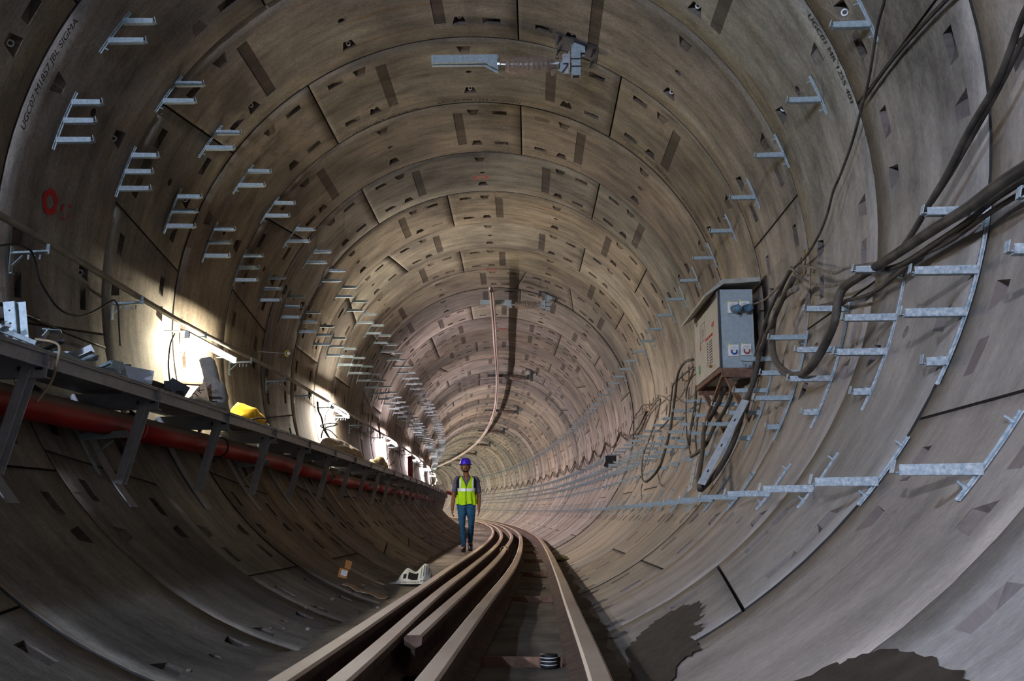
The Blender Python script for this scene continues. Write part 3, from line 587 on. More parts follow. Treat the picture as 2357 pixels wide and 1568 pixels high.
F = [(i*n+q, i*n+(q+1) % n, (i+1)*n+(q+1) % n, (i+1)*n+q) for i in range(len(ss)-1) for q in range(n)]
meshobj('rail_body', V, F, M['copper'], t)
for i in range(1, 10):
    s = 7.9+9.8*i; x = float(np.interp(s, [a for a, b in tabs], [b for a, b in tabs])); mb = MB(); p = rt @ (pt(s, x, 2.16)-t.location); mb.box(p, (.10, .05, .03)); mb.out('clamp', M['steel'], t)
# ---------------------------------------------------------------- grey electrical panel on the right wall
BX0, BX1, BZ0, BZ1, BS0, BS1 = 2.14, 2.42, -.52, .15, 8.0, 9.2
t = thing('electrical_panel', pt(BS0, BX0, BZ0), th(BS0), 'grey electrical panel box with sloping roof fixed high on the wall', 'electrical panel'); w, d, h = BX1-BX0, BS1-BS0, BZ1-BZ0
mb = MB(); mb.box((w/2, d/2, h/2), (w, d, h)); mb.out('cabinet', M['boxgrey'], t)
mb = MB(); mb.box((-.008, d/2, h/2), (.016, d-.02, h-.02)); door = mb.out('door', M['boxdoor'], t); door['label'] = 'cream dusty door with printed table and wiring diagram'
mb = MB(); mb.box((-.001, .006, h/2), (.02, .012, h)); mb.out('door_gasket', M['darksteel'], t)
mb = MB(); V = []; rz0 = h+.005
prof = [(-.13, h-.075), (-.13, h-.055), (.02, h+.075), (w+.06, h+.095), (w+.06, h+.055), (.03, h+.035)]
V = [(x, y, z) for y in (-.06, d+.06) for x, z in prof]; k = 6; mb.add(V, [(q, (q+1) % k, k+(q+1) % k, k+q) for q in range(k)]+[tuple(range(k))[::-1], tuple(range(k, 2*k))]); mb.out('roof', M['roofm'], t)
# printed marks on the door (flat text facing the tunnel)
def text_on(parent, body, p, size, m, name='print', face='-x', ext=.0006, bold=False, rotz=None):
    cu = bpy.data.curves.new(name, 'FONT'); cu.body = body; cu.size = size; cu.extrude = ext; cu.align_x = 'LEFT'; o = bpy.data.objects.new(name, cu)
    COL.objects.link(o); o.data.materials.append(m)
    dg = bpy.context.evaluated_depsgraph_get(); me = bpy.data.meshes.new_from_object(o.evaluated_get(dg)); bpy.data.objects.remove(o)
    o = bpy.data.objects.new(name, me); COL.objects.link(o); o.parent = parent; o.location = p
    if not me.materials: me.materials.append(m)
    o.rotation_euler = {'-x': (rad(90), 0, rad(-90)), '-y': (rad(90), 0, 0), '+x': (rad(90), 0, rad(90))}[face] if rotz is None else rotz
    return o
X = -.0175
text_on(door, 'DISTRIBUTION BOARD', (X, .62, .33), .035, M['redpaint']); text_on(door, '415V', (X, .30, .40), .055, M['redpaint'])
for r_ in range(9): text_on(door, ['1 R 16A', '2 Y 16A', '3 B 16A', '4 R 32A', '5 Y 32A', '6 B 32A', '7 63A', '8 63A', '9 N'][r_], (X, .56, .29-.024*r_), .020, M['txtgrey']); text_on(door, 'SOCKET  OUTLET', (X, .44, .29-.024*r_), .018, M['txtgrey'])
mb = MB()
for (y0, y1, z0, z1) in ((.62, .88, .52, .525), (.62, .88, .36, .365), (.62, .625, .36, .525), (.875, .88, .36, .525), (.70, .80, .46, .465), (.70, .705, .40, .465), (.795, .80, .40, .465), (.75, .755, .36, .50)): mb.box((X, (y0+y1)/2, (z0+z1)/2), (.0012, y1-y0, z1-z0))
mb.out('wiring_diagram', M['txtgrey'], door); mb = MB(); mb.box((X, .98, .13), (.0015, .09, .08)); mb.out('green_sticker', M['green'], door); mb = MB(); mb.box((X, 1.05, .58), (.0015, .08, .04)); mb.out('name_plate', M['txtgrey'], door)
mb = MB(); mb.add([(X-.001, .93, .30), (X-.001, .85, .30), (X-.001, .89, .38)], [(0, 1, 2)]); mb.out('warning_triangle', M['redplug'], door)
mb = MB(); mb.cyl((X, .36, .07), (X-.02, .36, .07), .012, 10); mb.out('lock', M['orangehook'], door)
def sock(x, z, plug, ring, nm):
    g = MB(); g.box((x, -.012, z), (.085, .024, .095)); o = g.out(nm, M['whiteplastic'], t); g = MB(); g.cyl((x, -.02, z), (x, -.045, z-.012), .036, 18); g.out('cover', M['whiteplastic'], o, False); g = MB(); g.ring((x, -.046, z-.012), (0, -1, 0), .016, .028, .004, 18); g.out('coloured_ring', M[ring], o)
    g = MB(); g.box((x-.034, -.022, z+.048), (.014, .014, .014)); g.out('yellow_tab', M['yellow'], o)
    if plug: g = MB(); g.tube([(x, -.05, z-.02), (x+.02, -.12, z-.03), (x+.03, -.16, z-.035)], [.032, .034, .018], 14); g.out('plug', M['blueplug'], o, True)
sock(.11, h-.16, True, 'bluering', 'socket'); sock(.205, h-.155, True, 'redplug', 'socket'); sock(.10, .145, False, 'bluering', 'socket'); sock(.205, .15, False, 'redplug', 'socket')
mb = MB(); mb.box((w/2, .01, -.04), (w, .04, .075)); mb.box((w/2, d-.03, -.04), (w, .04, .075)); mb.box((.0, d/2, -.02), (.04, d, .04)); mb.out('base_frame', M['rust'], t)
for y in (.06, d-.06):
    mb = MB(); mb.beam((.02, y, -.06), (w-.07, y, -.46), Lprof(.05, .05, .006)); mb.out('brace', M['rust'], t)
mb = MB(); mb.beam((.02, .03, -.05), (.05, d-.1, -.33), rect(.03, .03)); mb.out('cross_brace', M['rust'], t)
# ---------------------------------------------------------------- cables on the right wall
CAB = json.loads('''{"A":[[4.37,2.307,0.855],[4.45,2.339,0.763],[4.61,2.355,0.709],[4.89,2.395,0.563],[5.06,2.41,0.491],[5.34,2.431,0.377],[5.61,2.443,0.291],[5.79,2.448,0.243],[5.95,2.455,0.156],[6.17,2.459,0.08],[6.5,2.46,0.025],[6.79,2.46,0.024],[7.02,2.46,0.001],[7.25,2.459,-0.076],[7.39,2.453,-0.183],[7.66,2.445,-0.267],[7.85,2.431,-0.375],[7.86,2.397,-0.554],[7.77,2.345,-0.743]],"A2":[[3.21,2.462,0.435],[3.58,2.46,0.448],[4.02,2.447,0.511],[4.63,2.438,0.552],[5.17,2.44,0.544]],"B1":[[3.12,2.417,0.124],[3.33,2.419,0.064],[3.48,2.42,-0.032],[3.6,2.418,-0.099],[3.84,2.414,-0.176],[4.06,2.403,-0.284],[4.22,2.395,-0.347],[4.38,2.384,-0.417],[4.51,2.375,-0.464],[4.64,2.37,-0.491],[4.76,2.37,-0.491]],"B2":[[3.18,2.44,0.03],[3.39,2.44,-0.008],[3.6,2.438,-0.096],[3.8,2.434,-0.172],[4.06,2.425,-0.272],[4.27,2.416,-0.339]],"C1":[[2.99,2.281,-0.604],[3.18,2.285,-0.589],[3.4,2.288,-0.578],[3.62,2.288,-0.58],[3.94,2.317,-0.545],[4.29,2.321,-0.528],[4.63,2.324,-0.514],[4.97,2.328,-0.493],[5.24,2.307,-0.498],[5.25,2.27,-0.567],[5.22,2.238,-0.683],[5.36,2.232,-0.766],[5.47,2.196,-0.864],[5.68,2.176,-0.914],[6.01,2.172,-0.869],[6.59,2.236,-0.688],[6.96,2.31,-0.484],[7.19,2.38,-0.309]],"C1b":[[7.1,2.357,-0.327],[6.98,2.37,-0.221],[6.76,2.372,-0.191],[6.46,2.37,-0.213]],"D1":[[3.2,2.385,-0.601],[3.4,2.387,-0.595],[3.69,2.389,-0.585],[4.06,2.389,-0.587],[4.47,2.396,-0.557],[5.01,2.391,-0.58],[5.53,2.407,-0.509],[6.36,2.432,-0.371]],"D2":[[3.17,2.371,-0.575],[3.36,2.373,-0.566],[3.63,2.376,-0.556],[3.86,2.373,-0.57],[4.18,2.374,-0.563],[4.56,2.378,-0.549],[4.96,2.391,-0.486]],"E":[[6.75,2.42,0.01],[6.48,2.416,-0.134],[6.2,2.408,-0.244],[5.82,2.394,-0.353],[5.44,2.384,-0.418],[5.12,2.377,-0.452],[4.85,2.375,-0.462],[4.47,2.369,-0.493]],"F":[[6.58,2.44,-0.021],[6.28,2.437,-0.115],[5.81,2.425,-0.274],[5.54,2.42,-0.311],[5.27,2.412,-0.371],[4.97,2.401,-0.436]],"G1":[[6.79,2.42,-0.006],[7.13,2.419,-0.075],[7.49,2.412,-0.193],[7.69,2.397,-0.336],[7.79,2.381,-0.431],[7.79,2.353,-0.564],[7.68,2.299,-0.756],[7.55,2.229,-0.943]],"G2":[[6.46,2.356,-0.14],[6.77,2.35,-0.22],[7.06,2.334,-0.352],[7.26,2.318,-0.446],[7.36,2.3,-0.529],[7.3,2.261,-0.675],[7.34,2.218,-0.806],[7.39,2.173,-0.92],[7.25,2.114,-1.049],[7.09,2.017,-1.226],[7.0,1.929,-1.359],[6.99,1.848,-1.468],[7.09,1.779,-1.55]],"H1":[[6.79,1.723,-1.553],[7.33,1.803,-1.46],[7.85,1.914,-1.312],[8.37,2.026,-1.13],[8.74,2.102,-0.982],[8.68,2.15,-0.871],[8.49,2.196,-0.749],[8.35,2.23,-0.642]],"H2":[[8.29,2.298,-0.619],[8.34,2.245,-0.789],[8.66,2.182,-0.951],[8.71,2.108,-1.106],[9.03,2.077,-1.162],[9.29,2.07,-1.174]],"H3":[[10.51,2.357,-0.333],[10.36,2.302,-0.603],[10.2,2.221,-0.854],[9.88,2.151,-1.019]],"H4":[[10.64,2.357,-0.127],[11.05,2.341,-0.301],[10.89,2.296,-0.544],[10.17,2.179,-0.907],[9.29,2.064,-1.145]],"H5":[[10.06,2.322,-0.523],[9.96,2.266,-0.728],[9.59,2.169,-0.981],[9.06,2.087,-1.144]],"L1":[[10.7,2.36,-0.011],[11.16,2.36,0.045],[11.58,2.36,0.033],[11.87,2.359,-0.054],[11.95,2.351,-0.211],[11.98,2.31,-0.483],[11.84,2.25,-0.711],[11.64,2.15,-0.972],[11.42,2.053,-1.164],[11.6,1.988,-1.272],[11.93,1.955,-1.322]],"L2":[[11.69,1.925,-1.331],[12.33,1.962,-1.276],[13.38,2.083,-1.065],[13.9,2.19,-0.824],[13.71,2.257,-0.616],[13.47,2.303,-0.412],[13.22,2.328,-0.24],[13.22,2.336,-0.145],[13.69,2.335,-0.149],[14.51,2.329,-0.232]],"L3":[[10.94,2.399,-0.056],[11.55,2.399,-0.051],[12.06,2.399,-0.054],[12.41,2.399,-0.055],[12.55,2.393,-0.18],[12.58,2.355,-0.461],[12.81,2.342,-0.523],[13.27,2.339,-0.539]],"L4":[[10.93,2.4,-0.022],[11.08,2.395,-0.161],[11.51,2.386,-0.257],[11.99,2.381,-0.304],[12.55,2.385,-0.265],[13.18,2.396,-0.131],[13.74,2.4,-0.045],[14.28,2.399,-0.062],[15.01,2.399,-0.064],[15.81,2.398,-0.097],[16.57,2.399,-0.057]],"L5":[[14.52,2.399,-0.08],[15.53,2.4,0.028],[15.98,2.4,-0.008],[16.57,2.4,-0.042],[16.99,2.397,-0.129],[17.35,2.382,-0.291]],"P":[[8.17,2.42,0.049],[7.96,2.42,0.014],[7.58,2.42,-0.036],[7.29,2.42,-0.04],[7.08,2.42,-0.032]],"lc1":[[4.99,-2.362,-0.288],[5.08,-2.365,-0.263],[5.24,-2.371,-0.211],[5.4,-2.372,-0.197],[5.46,-2.367,-0.247],[5.5,-2.355,-0.343],[5.57,-2.345,-0.406],[5.69,-2.332,-0.474],[5.83,-2.329,-0.492],[6.04,-2.335,-0.461],[6.24,-2.349,-0.383],[6.42,-2.361,-0.298],[6.55,-2.368,-0.24]],"lc2":[[6.61,-2.389,-0.231],[6.66,-2.386,-0.263],[6.66,-2.371,-0.374],[6.63,-2.336,-0.552]],"lc3":[[7.6,-2.323,-0.284],[7.49,-2.309,-0.381],[7.4,-2.282,-0.519],[7.35,-2.258,-0.612],[7.32,-2.227,-0.719],[7.33,-2.198,-0.802]],"lw":[[5.01,-2.44,-0.543],[5.26,-2.438,-0.554],[5.57,-2.435,-0.566],[5.91,-2.434,-0.571],[6.6,-2.434,-0.571]],"ll1":[[12.83,-2.289,-0.226],[12.84,-2.275,-0.341],[12.99,-2.26,-0.426],[13.01,-2.231,-0.558],[13.13,-2.21,-0.637],[13.31,-2.197,-0.681]],"ll2":[[13.89,-2.294,-0.166],[13.42,-2.279,-0.31],[13.2,-2.255,-0.452],[13.14,-2.227,-0.576],[13.29,-2.205,-0.653]],"ll3":[[12.37,-2.124,-0.744],[12.55,-2.152,-0.656],[12.89,-2.177,-0.569],[13.6,-2.199,-0.475],[13.88,-2.21,-0.424],[13.64,-2.208,-0.434],[12.95,-2.191,-0.511],[12.54,-2.176,-0.572],[12.72,-2.171,-0.59],[13.17,-2.172,-0.586],[13.49,-2.162,-0.624],[13.59,-2.155,-0.647]]}''')
cl = {'A': (.008, 'cable', 'thin black cable dropping from the crown to the knot beside the panel'), 'A2': (.010, 'blackwire', 'straight dark rod rising right from the thin black cable'), 'B1': (.014, 'cable', 'muddy cable coming down steeply from the top right corner, left one of a pair'), 'B2': (.012, 'cable', 'muddy cable coming down steeply from the top right corner, right one of a pair'),
 'C1': (.024, 'cable', 'thickest muddy hose sweeping from the right edge into a low loop'), 'C1b': (.023, 'cabletan', 'tan upper end of the thick looped hose'), 'D1': (.011, 'cable', 'black cable under the thick hose, lowest of the bundle'), 'D2': (.013, 'cable', 'dark cable lying right against the thick hose'),
 'E': (.010, 'cabletan', 'tan cable sagging deepest between hook and bundle'), 'F': (.009, 'cabletan', 'tan cable sagging lightly above its twin'), 'G1': (.013, 'cable', 'black cable running down behind the panel corner'), 'G2': (.020, 'cable', 'thick muddy cable bundle sweeping down past the panel to the strap tips'),
 'H1': (.020, 'cable', 'thick hose rising from the strap tips into the panel base'), 'H2': (.017, 'cable', 'dark cable curving left out of the panel base'), 'H3': (.015, 'cable', 'dark cable hanging straight under the near panel corner'), 'H4': (.008, 'cable', 'thin cable hanging left of the panel, outermost'), 'H5': (.008, 'cable', 'thin cable between the straight and the curved panel cables'),
 'L1': (.016, 'cable', 'thick black cable arching left off the panel and down'), 'L2': (.012, 'cabletan', 'dusty cable forming the left side of the narrow low loop'), 'L3': (.010, 'cable', 'black cable hanging inside the left arch'), 'L4': (.009, 'cabletan', 'dusty thin cable drooping from the arch to the next hook'), 'L5': (.009, 'cable', 'black cable dropping at the second hook'), 'P': (.008, 'cabletan', 'plug lead running from the panel socket to the wall bundle')}
for k, (r_, m_, lb) in cl.items(): tubeobj('cable', CAB[k], r_, M[m_], lb, 'cable', 5, 8, 'cables hanging on the panel-side wall')
tubeobj('lamp_lead', CAB['lc1'], .0065, M['black'], 'black lamp lead sagging between the first two conduit brackets', 'cable', 5, 6)
tubeobj('lamp_lead', CAB['lc2'], .006, M['black'], 'black lead hanging straight down from the second conduit bracket', 'cable', 5, 6)
tubeobj('lamp_lead', CAB['lc3'], .006, M['black'], 'dark lead curving down left of the glaring lamp', 'cable', 5, 6)
tubeobj('wall_cable', [(0.5, -2.44, -.56)]+CAB['lw'][1:], .011, M['black'], 'black cable fixed low along the wall behind the metal scraps', 'cable', 3, 8)
tubeobj('looped_cable', CAB['ll1'], .014, M['black'], 'black cable with thick connector above the tan sandbag', 'cable', 5, 8); tubeobj('looped_cable', CAB['ll2'], .006, M['black'], 'thin black lead from the second lamp down to the sandbag', 'cable', 5, 6); tubeobj('looped_cable', CAB['ll3'], .009, M['black'], 'black cable coiled in a wide loop above the tan sandbag', 'cable', 5, 6)
tubeobj('walkway_lead', [(4.66, -1.9, -.87), (4.64, -1.765, -.90), (4.62, -1.745, -.98), (4.6, -1.76, -1.1), (4.56, -1.80, -1.2)], .007, M['jute'], 'tan lead hanging over the walkway edge at the left', 'cable', 5, 6)
tubeobj('hose', [(24.4, -2.22, -.3), (24.3, -2.2, -.5), (24.4, -2.2, -.7), (24.6, -2.18, -.93)], .06, M['hosered'], 'dark red hose hanging from the fourth tube lamp', 'hose', 4, 10)
tubeobj('hose', [(41.2, -2.1, -.86), (41.7, -1.95, -.84), (42.2, -1.7, -.86), (42.5, -1.35, -1.0)], .075, M['hosered'], 'dark red hose end sticking out over the far walkway end', 'hose', 4, 10)
hk = [11.88, 15.56, 19.6]+[22.4+2.8*i for i in range(26)]
def hook():
    t = thing('cable_hook', (0, 0, 0)); g = MB(); P = [(-.005, 0, .07), (-.012, 0, .0), (-.015, 0, -.06), (-.05, 0, -.085), (-.09, 0, -.06), (-.10, 0, -.02)]
    g.tube([Vector(p) for p in catmull(P, 4)], .006, 6); g.out('hook_bar', M['orangehook'], t, True); g = MB(); g.box((-.008, 0, .085), (.006, .025, .05)); g.out('fixing_plate', M['orangehook'], t); return t
h0 = hook(); hl = ['rusty cable hook on the wall right of the panel top', 'rusty cable hook just left of the panel']
for i, s in enumerate([6.72]+hk):
    o = h0 if i == 0 else copy_tree(h0); z = .0 if i else .02; o.location = pt(s, R-.02, z); o.rotation_euler.z = th(s)
    tag(o, hl[i] if i < 2 else (['rusty cable hook at the first low cable festoon', 'rusty cable hook at the second cable festoon', 'rusty cable hook where the festoon thins', 'rusty cable hook above the dark box'][i-2] if i < 6 else 'small rusty cable hook in the far festoon row'), 'cable hook', 'hooks holding the cable festoon')
for q, (r_, sg, m_, lb) in enumerate(((.013, .26, 'cable', 'thick black festoon cable sagging between the far hooks'), (.009, .20, 'cabletan', 'dusty thin festoon cable sagging between the far hooks'), (.010, .32, 'cable', 'lowest black festoon cable sagging between the far hooks'))):
    P = []; hs = hk[1:] if q else hk[1:]
    for a, b in zip(hs[:-1], hs[1:]):
        sgk = sg*(1+.25*math.sin(a*7+q))
        for u in np.linspace(0, 1, 7)[:-1]: s = a+(b-a)*u; z = -.07-sgk*4*u*(1-u); P.append(pt(s, wallx(z)-.05-.02*q, z))
    g = MB(); g.tube(P, r_, 6); tag(g.out('festoon_cable', M[m_], None, True), lb, 'cable', 'festoon cables')
def strap(pts_, m, lab):
    g = MB(); 
    t = thing('perforated_strap', pt(*pts_[0]), 0, lab, 'metal strap'); A, B = pt(*pts_[0])-t.location, pt(*pts_[1])-t.location; d = (B-A).normalized(); up = Vector((-.5, -.85, .05))
    g.beam(A, B, [(-.028, -.003), (.028, -.003), (.028, .003), (-.028, .003)], up=up); g.out('strip', m, t); L = (B-A).length; sd = d.cross(up).normalized(); u = sd.cross(d)
    for k in range(3):
        q = A+d*L*(.25+.30*k)+u*.0035; g = MB(); g.beam(q-d*.012, q+d*.012, rect(.01, .001), up=up); g.out('slot', M['hole'], t)
    return t
M['strapw'] = mat('bright_zinc', (.55, .62, .68), .35, .5, scale=25, col2=(.85, .9, .95))
strap([(7.1, 2.13, -.90), (6.83, 1.74, -1.52)], M['strapw'], 'long bright zinc strap leaning below the panel beside the thick cable')
strap([(8.3, 1.95, -1.25), (7.35, 1.74, -1.54)], M['strapw'], 'shorter bright zinc strap left of the long one')
t = thing('junction_box', pt(19.6, 2.27, -.62), th(19.6), 'small black junction box among the far bracket arms', 'junction box'); g = MB(); g.box((0, 0, 0), (.22, .2, .16)); g.out('body', M['black'], t); g = MB(); g.box((-.09, -.1, -.10), (.09, .02, .10), Matrix.Rotation(.4, 3, 'Y')); g.out('hanging_flap', M['black'], t)
g = MB(); g.tube([pt(12.1, 1.93, -1.34), pt(12.0, 1.9, -1.40), pt(11.7, 1.87, -1.55)], [.006, .004, .002], 5); tag(g.out('cable_tail', M['black'], None), 'short black tail below the narrow low cable loop', 'cable')
# plastic bolt caps
for i, (s, a) in enumerate([(6.43, 43.5), (6.44, -69.2), (6.46, -46.5), (6.45, -91.5), (5.05, -68.8), (5.08, 66.0), (6.43, 65.3), (7.85, -68.8), (7.82, -46.5), (7.84, 43.6), (9.2, 21.1), (9.25, -1.4), (9.2, -23.9), (7.8, 21.1), (7.8, -1.4), (7.85, -23.9)]):
    g = MB(); q = rad(a); p = pt(s, (R+.035)*math.sin(q), (R+.035)*math.cos(q)); ax = pt(s-.7, (R-.35)*math.sin(q), (R-.35)*math.cos(q))-p; ax.normalize()
    t = thing('bolt_cap', p, 0, 'white bolt cap %s' % ['high up right of the crown, first ring', 'beside the three-arm brackets on the lamp side', 'at the top left near the two-arm bracket', 'just under the conduit at the left', 'at the left picture edge between bracket arms', 'at the top right next to the highest single arm', 'between the first and second single arms', 'behind the second three-arm bracket', 'left of the crown above the spray marks', 'right of the crown, second ring', 'right of the stencilled crown text', 'above the stencilled crown text', 'left of the stencilled crown text', 'right of the big insulator', 'above the big insulator arm', 'left of the big insulator arm'][i], 'bolt cap', 'white bolt caps')
    g.ring((0, 0, 0), ax, .013, .021, .012, 16); g.out('rim', M['whiteplastic'], t); g = MB(); g.cyl((0, 0, 0), ax*.016, .011, 10); g.out('bolt_head', M['darksteel'], t)
# ---------------------------------------------------------------- stencils and paint on the lining (parts of the lining)
def onwall(s, a, r=R-.0095): return pt(s, r*math.sin(rad(a)), r*math.cos(rad(a)))
def stencil(body, s, a, size, m, flip=False, parent=None, slant=.25):
    cu = bpy.data.curves.new('t', 'FONT'); cu.body = body; cu.size = size; o = bpy.data.objects.new('t', cu); COL.objects.link(o)
    me = bpy.data.meshes.new_from_object(o.evaluated_get(bpy.context.evaluated_depsgraph_get())); bpy.data.objects.remove(o); me.name = 'stencil'
    xs_ = [v.co.x for v in me.vertices]; w = max(xs_) if xs_ else 0; f = -1 if flip else 1
    for v in me.vertices:
        u = (v.co.x-w/2+v.co.y*slant)*f; y = v.co.y*f; v.co = onwall(s-y, a+math.degrees(u/R))
    me.materials.clear(); me.materials.append(m); o = bpy.data.objects.new('stencil_text', me); COL.objects.link(o); o.parent = parent; return o
for (b, s, a, sz, fl_) in (('UGC01 RM 1255 401020EN', 9.46, .3, .075, False), ('UGC01 M12 10N4 HLDY', 9.5, -22.5, .07, False), ('UGC01 RM1255 7401', 9.4, 44, .07, False), ('UGC01 1NCAD17B', 9.42, 60.6, .06, False), ('UGC01 MR 1255 401', 5.38, 68.5, .07, False), ('UGC07 M1857 JBL SIGMA', 5.40, -69, .07, False), ('UGC01', 6.62, 31.5, .06, False), ('UGC04 RM 12', 10.9, 3, .06, False), ('UGC01 RM 1255', 12.2, 33, .06, False), ('M4 UGC01 RM', 13.6, -6, .055, False)):
    stencil(b, s, a, sz, M['ink'], fl_, lining['mid' if -45 <= a < 45 else ('right' if a > 0 else 'left')])
def paintring(s, a, r1, r2, asp, parent, part=1.0):
    V = []; n = 24; rr_ = random.Random(int(s*10))
    for k in range(n+1):
        t_ = 2*math.pi*part*k/n; w1 = r1+rr_.uniform(-.004, .004); w2 = r2+rr_.uniform(-.006, .006); V += [onwall(s+w*math.sin(t_)*asp, a+math.degrees(w*math.cos(t_)/R)) for w in (w1, w2)]
    meshobj('spray_ring', V, [(2*k, 2*k+1, 2*k+3, 2*k+2) for k in range(n)], M['redpaint'], parent)
paintring(11.78, -1.8, .075, .10, .6, lining['mid']); paintring(16.5, -1.9, .075, .10, .8, lining['mid']); paintring(22.0, 2, .06, .1, 1, lining['mid'], .6); paintring(26.2, -3, .06, .09, 1, lining['mid'])
paintring(5.86, -84.3, .045, .085, 1.1, lining['left'])
for (s, a, w_, h_) in ((6.02, -84.0, .02, .05), (6.1, -83.2, .04, .014), (6.12, -84.6, .012, .04), (6.05, -85.5, .05, .012)):
    c = [(s-w_/2, a-h_*11), (s+w_/2, a-h_*11), (s+w_/2, a+h_*11), (s-w_/2, a+h_*11)]; meshobj('spray_mark', [onwall(*q) for q in c], [(0, 1, 2, 3)], M['redpaint'], lining['left'])

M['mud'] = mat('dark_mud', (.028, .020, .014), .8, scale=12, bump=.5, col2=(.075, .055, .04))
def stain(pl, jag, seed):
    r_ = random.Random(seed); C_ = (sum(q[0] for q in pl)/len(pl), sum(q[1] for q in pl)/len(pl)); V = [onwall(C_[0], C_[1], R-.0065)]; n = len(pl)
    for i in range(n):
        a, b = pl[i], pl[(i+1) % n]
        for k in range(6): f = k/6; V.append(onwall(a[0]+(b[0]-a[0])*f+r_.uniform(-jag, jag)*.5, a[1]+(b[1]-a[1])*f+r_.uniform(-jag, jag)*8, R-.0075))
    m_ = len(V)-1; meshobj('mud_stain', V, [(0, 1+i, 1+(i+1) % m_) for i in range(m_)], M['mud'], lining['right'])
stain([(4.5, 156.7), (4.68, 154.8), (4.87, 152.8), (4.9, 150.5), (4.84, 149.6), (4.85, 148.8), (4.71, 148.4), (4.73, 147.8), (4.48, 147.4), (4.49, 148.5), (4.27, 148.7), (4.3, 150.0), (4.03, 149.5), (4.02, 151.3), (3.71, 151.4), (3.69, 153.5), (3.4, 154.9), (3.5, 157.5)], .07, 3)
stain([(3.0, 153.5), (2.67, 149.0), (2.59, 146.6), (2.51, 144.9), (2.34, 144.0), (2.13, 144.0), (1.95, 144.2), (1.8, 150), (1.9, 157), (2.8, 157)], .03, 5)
# ---------------------------------------------------------------- things on the walkway
DT = -.945
def ry(a, ax='Y'): return Matrix.Rotation(a, 3, ax)
def scrap(name, s, x, z, parts, label, rz=0, m='galv', rx=0, ryy=0, cat='metal offcut'):
    t = thing(name, pt(s, x, z), 0, label, cat, 'galvanised scraps on the walkway'); t.rotation_euler = (rx, ryy, rz); g = MB()
    for p in parts: g.box(p[0], p[1], p[2] if len(p) > 2 else None)
    g.out('profile', M[m], t); return t
t = scrap('metal_profile', 4.56, -1.90, -.90, [((-.045, 0, .10), (.045, .004, .21)), ((-.022, .018, .10), (.004, .036, .21)), ((.0, .034, .10), (.045, .004, .21)), ((-.07, .01, .10), (.004, .02, .21))], 'pale upright folded metal profile with three holes standing at the left end', rz=.25, ryy=-.16)
g = MB()
for k in range(3): g.cyl((-.045, -.003, .03+.065*k), (-.045, -.0015, .03+.065*k), .005, 8)
g.out('hole', M['hole'], t)
scrap('metal_plate', 5.25, -1.95, -.855, [((0, 0, 0), (.22, .035, .004)), ((0, -.018, -.018), (.22, .004, .036))], 'pale blue-grey flat channel lying across the scraps, topmost', rz=.15)
scrap('metal_plate', 5.32, -1.99, -.825, [((0, 0, 0), (.17, .03, .004)), ((0, -.015, -.010), (.17, .004, .022))], 'short pale channel just behind the topmost channel', rz=.1)
scrap('metal_plate', 5.75, -1.86, -.885, [((0, 0, 0), (.26, .004, .085)), ((0, .02, -.04), (.26, .04, .004))], 'wide grey plate with slot leaning on the walkway edge', rz=.75, ryy=.10, m='steel')
scrap('metal_channel', 6.1, -1.86, -.915, [((0, 0, 0), (.05, .42, .004)), ((-.025, 0, .022), (.004, .42, .045)), ((.0, .21, .03), (.05, .004, .07))], 'long dark channel lying on the edge past the wide plate', m='darksteel')
scrap('metal_angle', 6.5, -1.86, -.90, [((0, 0, .02), (.14, .004, .10), ry(.5)), ((0, .02, -.03), (.10, .05, .004))], 'dark angle plate with two holes just before the tan board', m='darksteel', rz=.3)
scrap('metal_angle', 4.98, -2.02, -.80, [((0, 0, 0), (.004, .10, .10), ry(.6)), ((.04, 0, .035), (.09, .10, .004))], 'bent bracket piece behind the upright profile', rz=.4)
scrap('metal_angle', 5.1, -1.88, -.89, [((0, 0, 0), (.15, .05, .004), ry(-.5)), ((0, .025, .02), (.15, .004, .05), ry(-.5))], 'dark angle tilted up beside the pale channel', rz=.3, m='steel')
scrap('metal_plate', 5.0, -1.85, -.925, [((0, 0, 0), (.03, .5, .03))], 'narrow bar lying along the walkway edge below the profile', rz=.12)
scrap('metal_plate', 5.5, -1.88, -.905, [((0, 0, 0), (.12, .09, .004), ry(.35)), ((.05, 0, .03), (.004, .09, .05))], 'crumpled pale plate under the topmost channel', rz=-.3)
scrap('metal_plate', 5.62, -1.93, -.88, [((0, 0, 0), (.10, .004, .08), ry(-.3)), ((0, .03, .03), (.10, .06, .004))], 'small folded piece beside the wide grey plate', rz=.6)
scrap('metal_plate', 5.95, -2.0, -.86, [((0, 0, 0), (.09, .004, .13)), ((-.05, .0, .02), (.03, .004, .15), ry(-.5))], 'dark upright plate at the wall end of the scrap heap', rz=.1, m='darksteel')
scrap('metal_plate', 4.75, -1.98, -.87, [((0, 0, 0), (.10, .05, .03), ry(.7)), ((.04, .05, .02), (.05, .04, .02), ry(-.4))], 'tangled clamps right behind the upright profile', m='steel')
scrap('metal_plate', 4.45, -1.97, -.88, [((0, 0, 0), (.10, .05, .03), ry(-.7)), ((.0, .05, .03), (.12, .02, .01), ry(.6)), ((-.03, -.05, .05), (.02, .02, .07), ry(.3))], 'knot of old clamps at the left picture edge')
rz_ = random.Random(9)
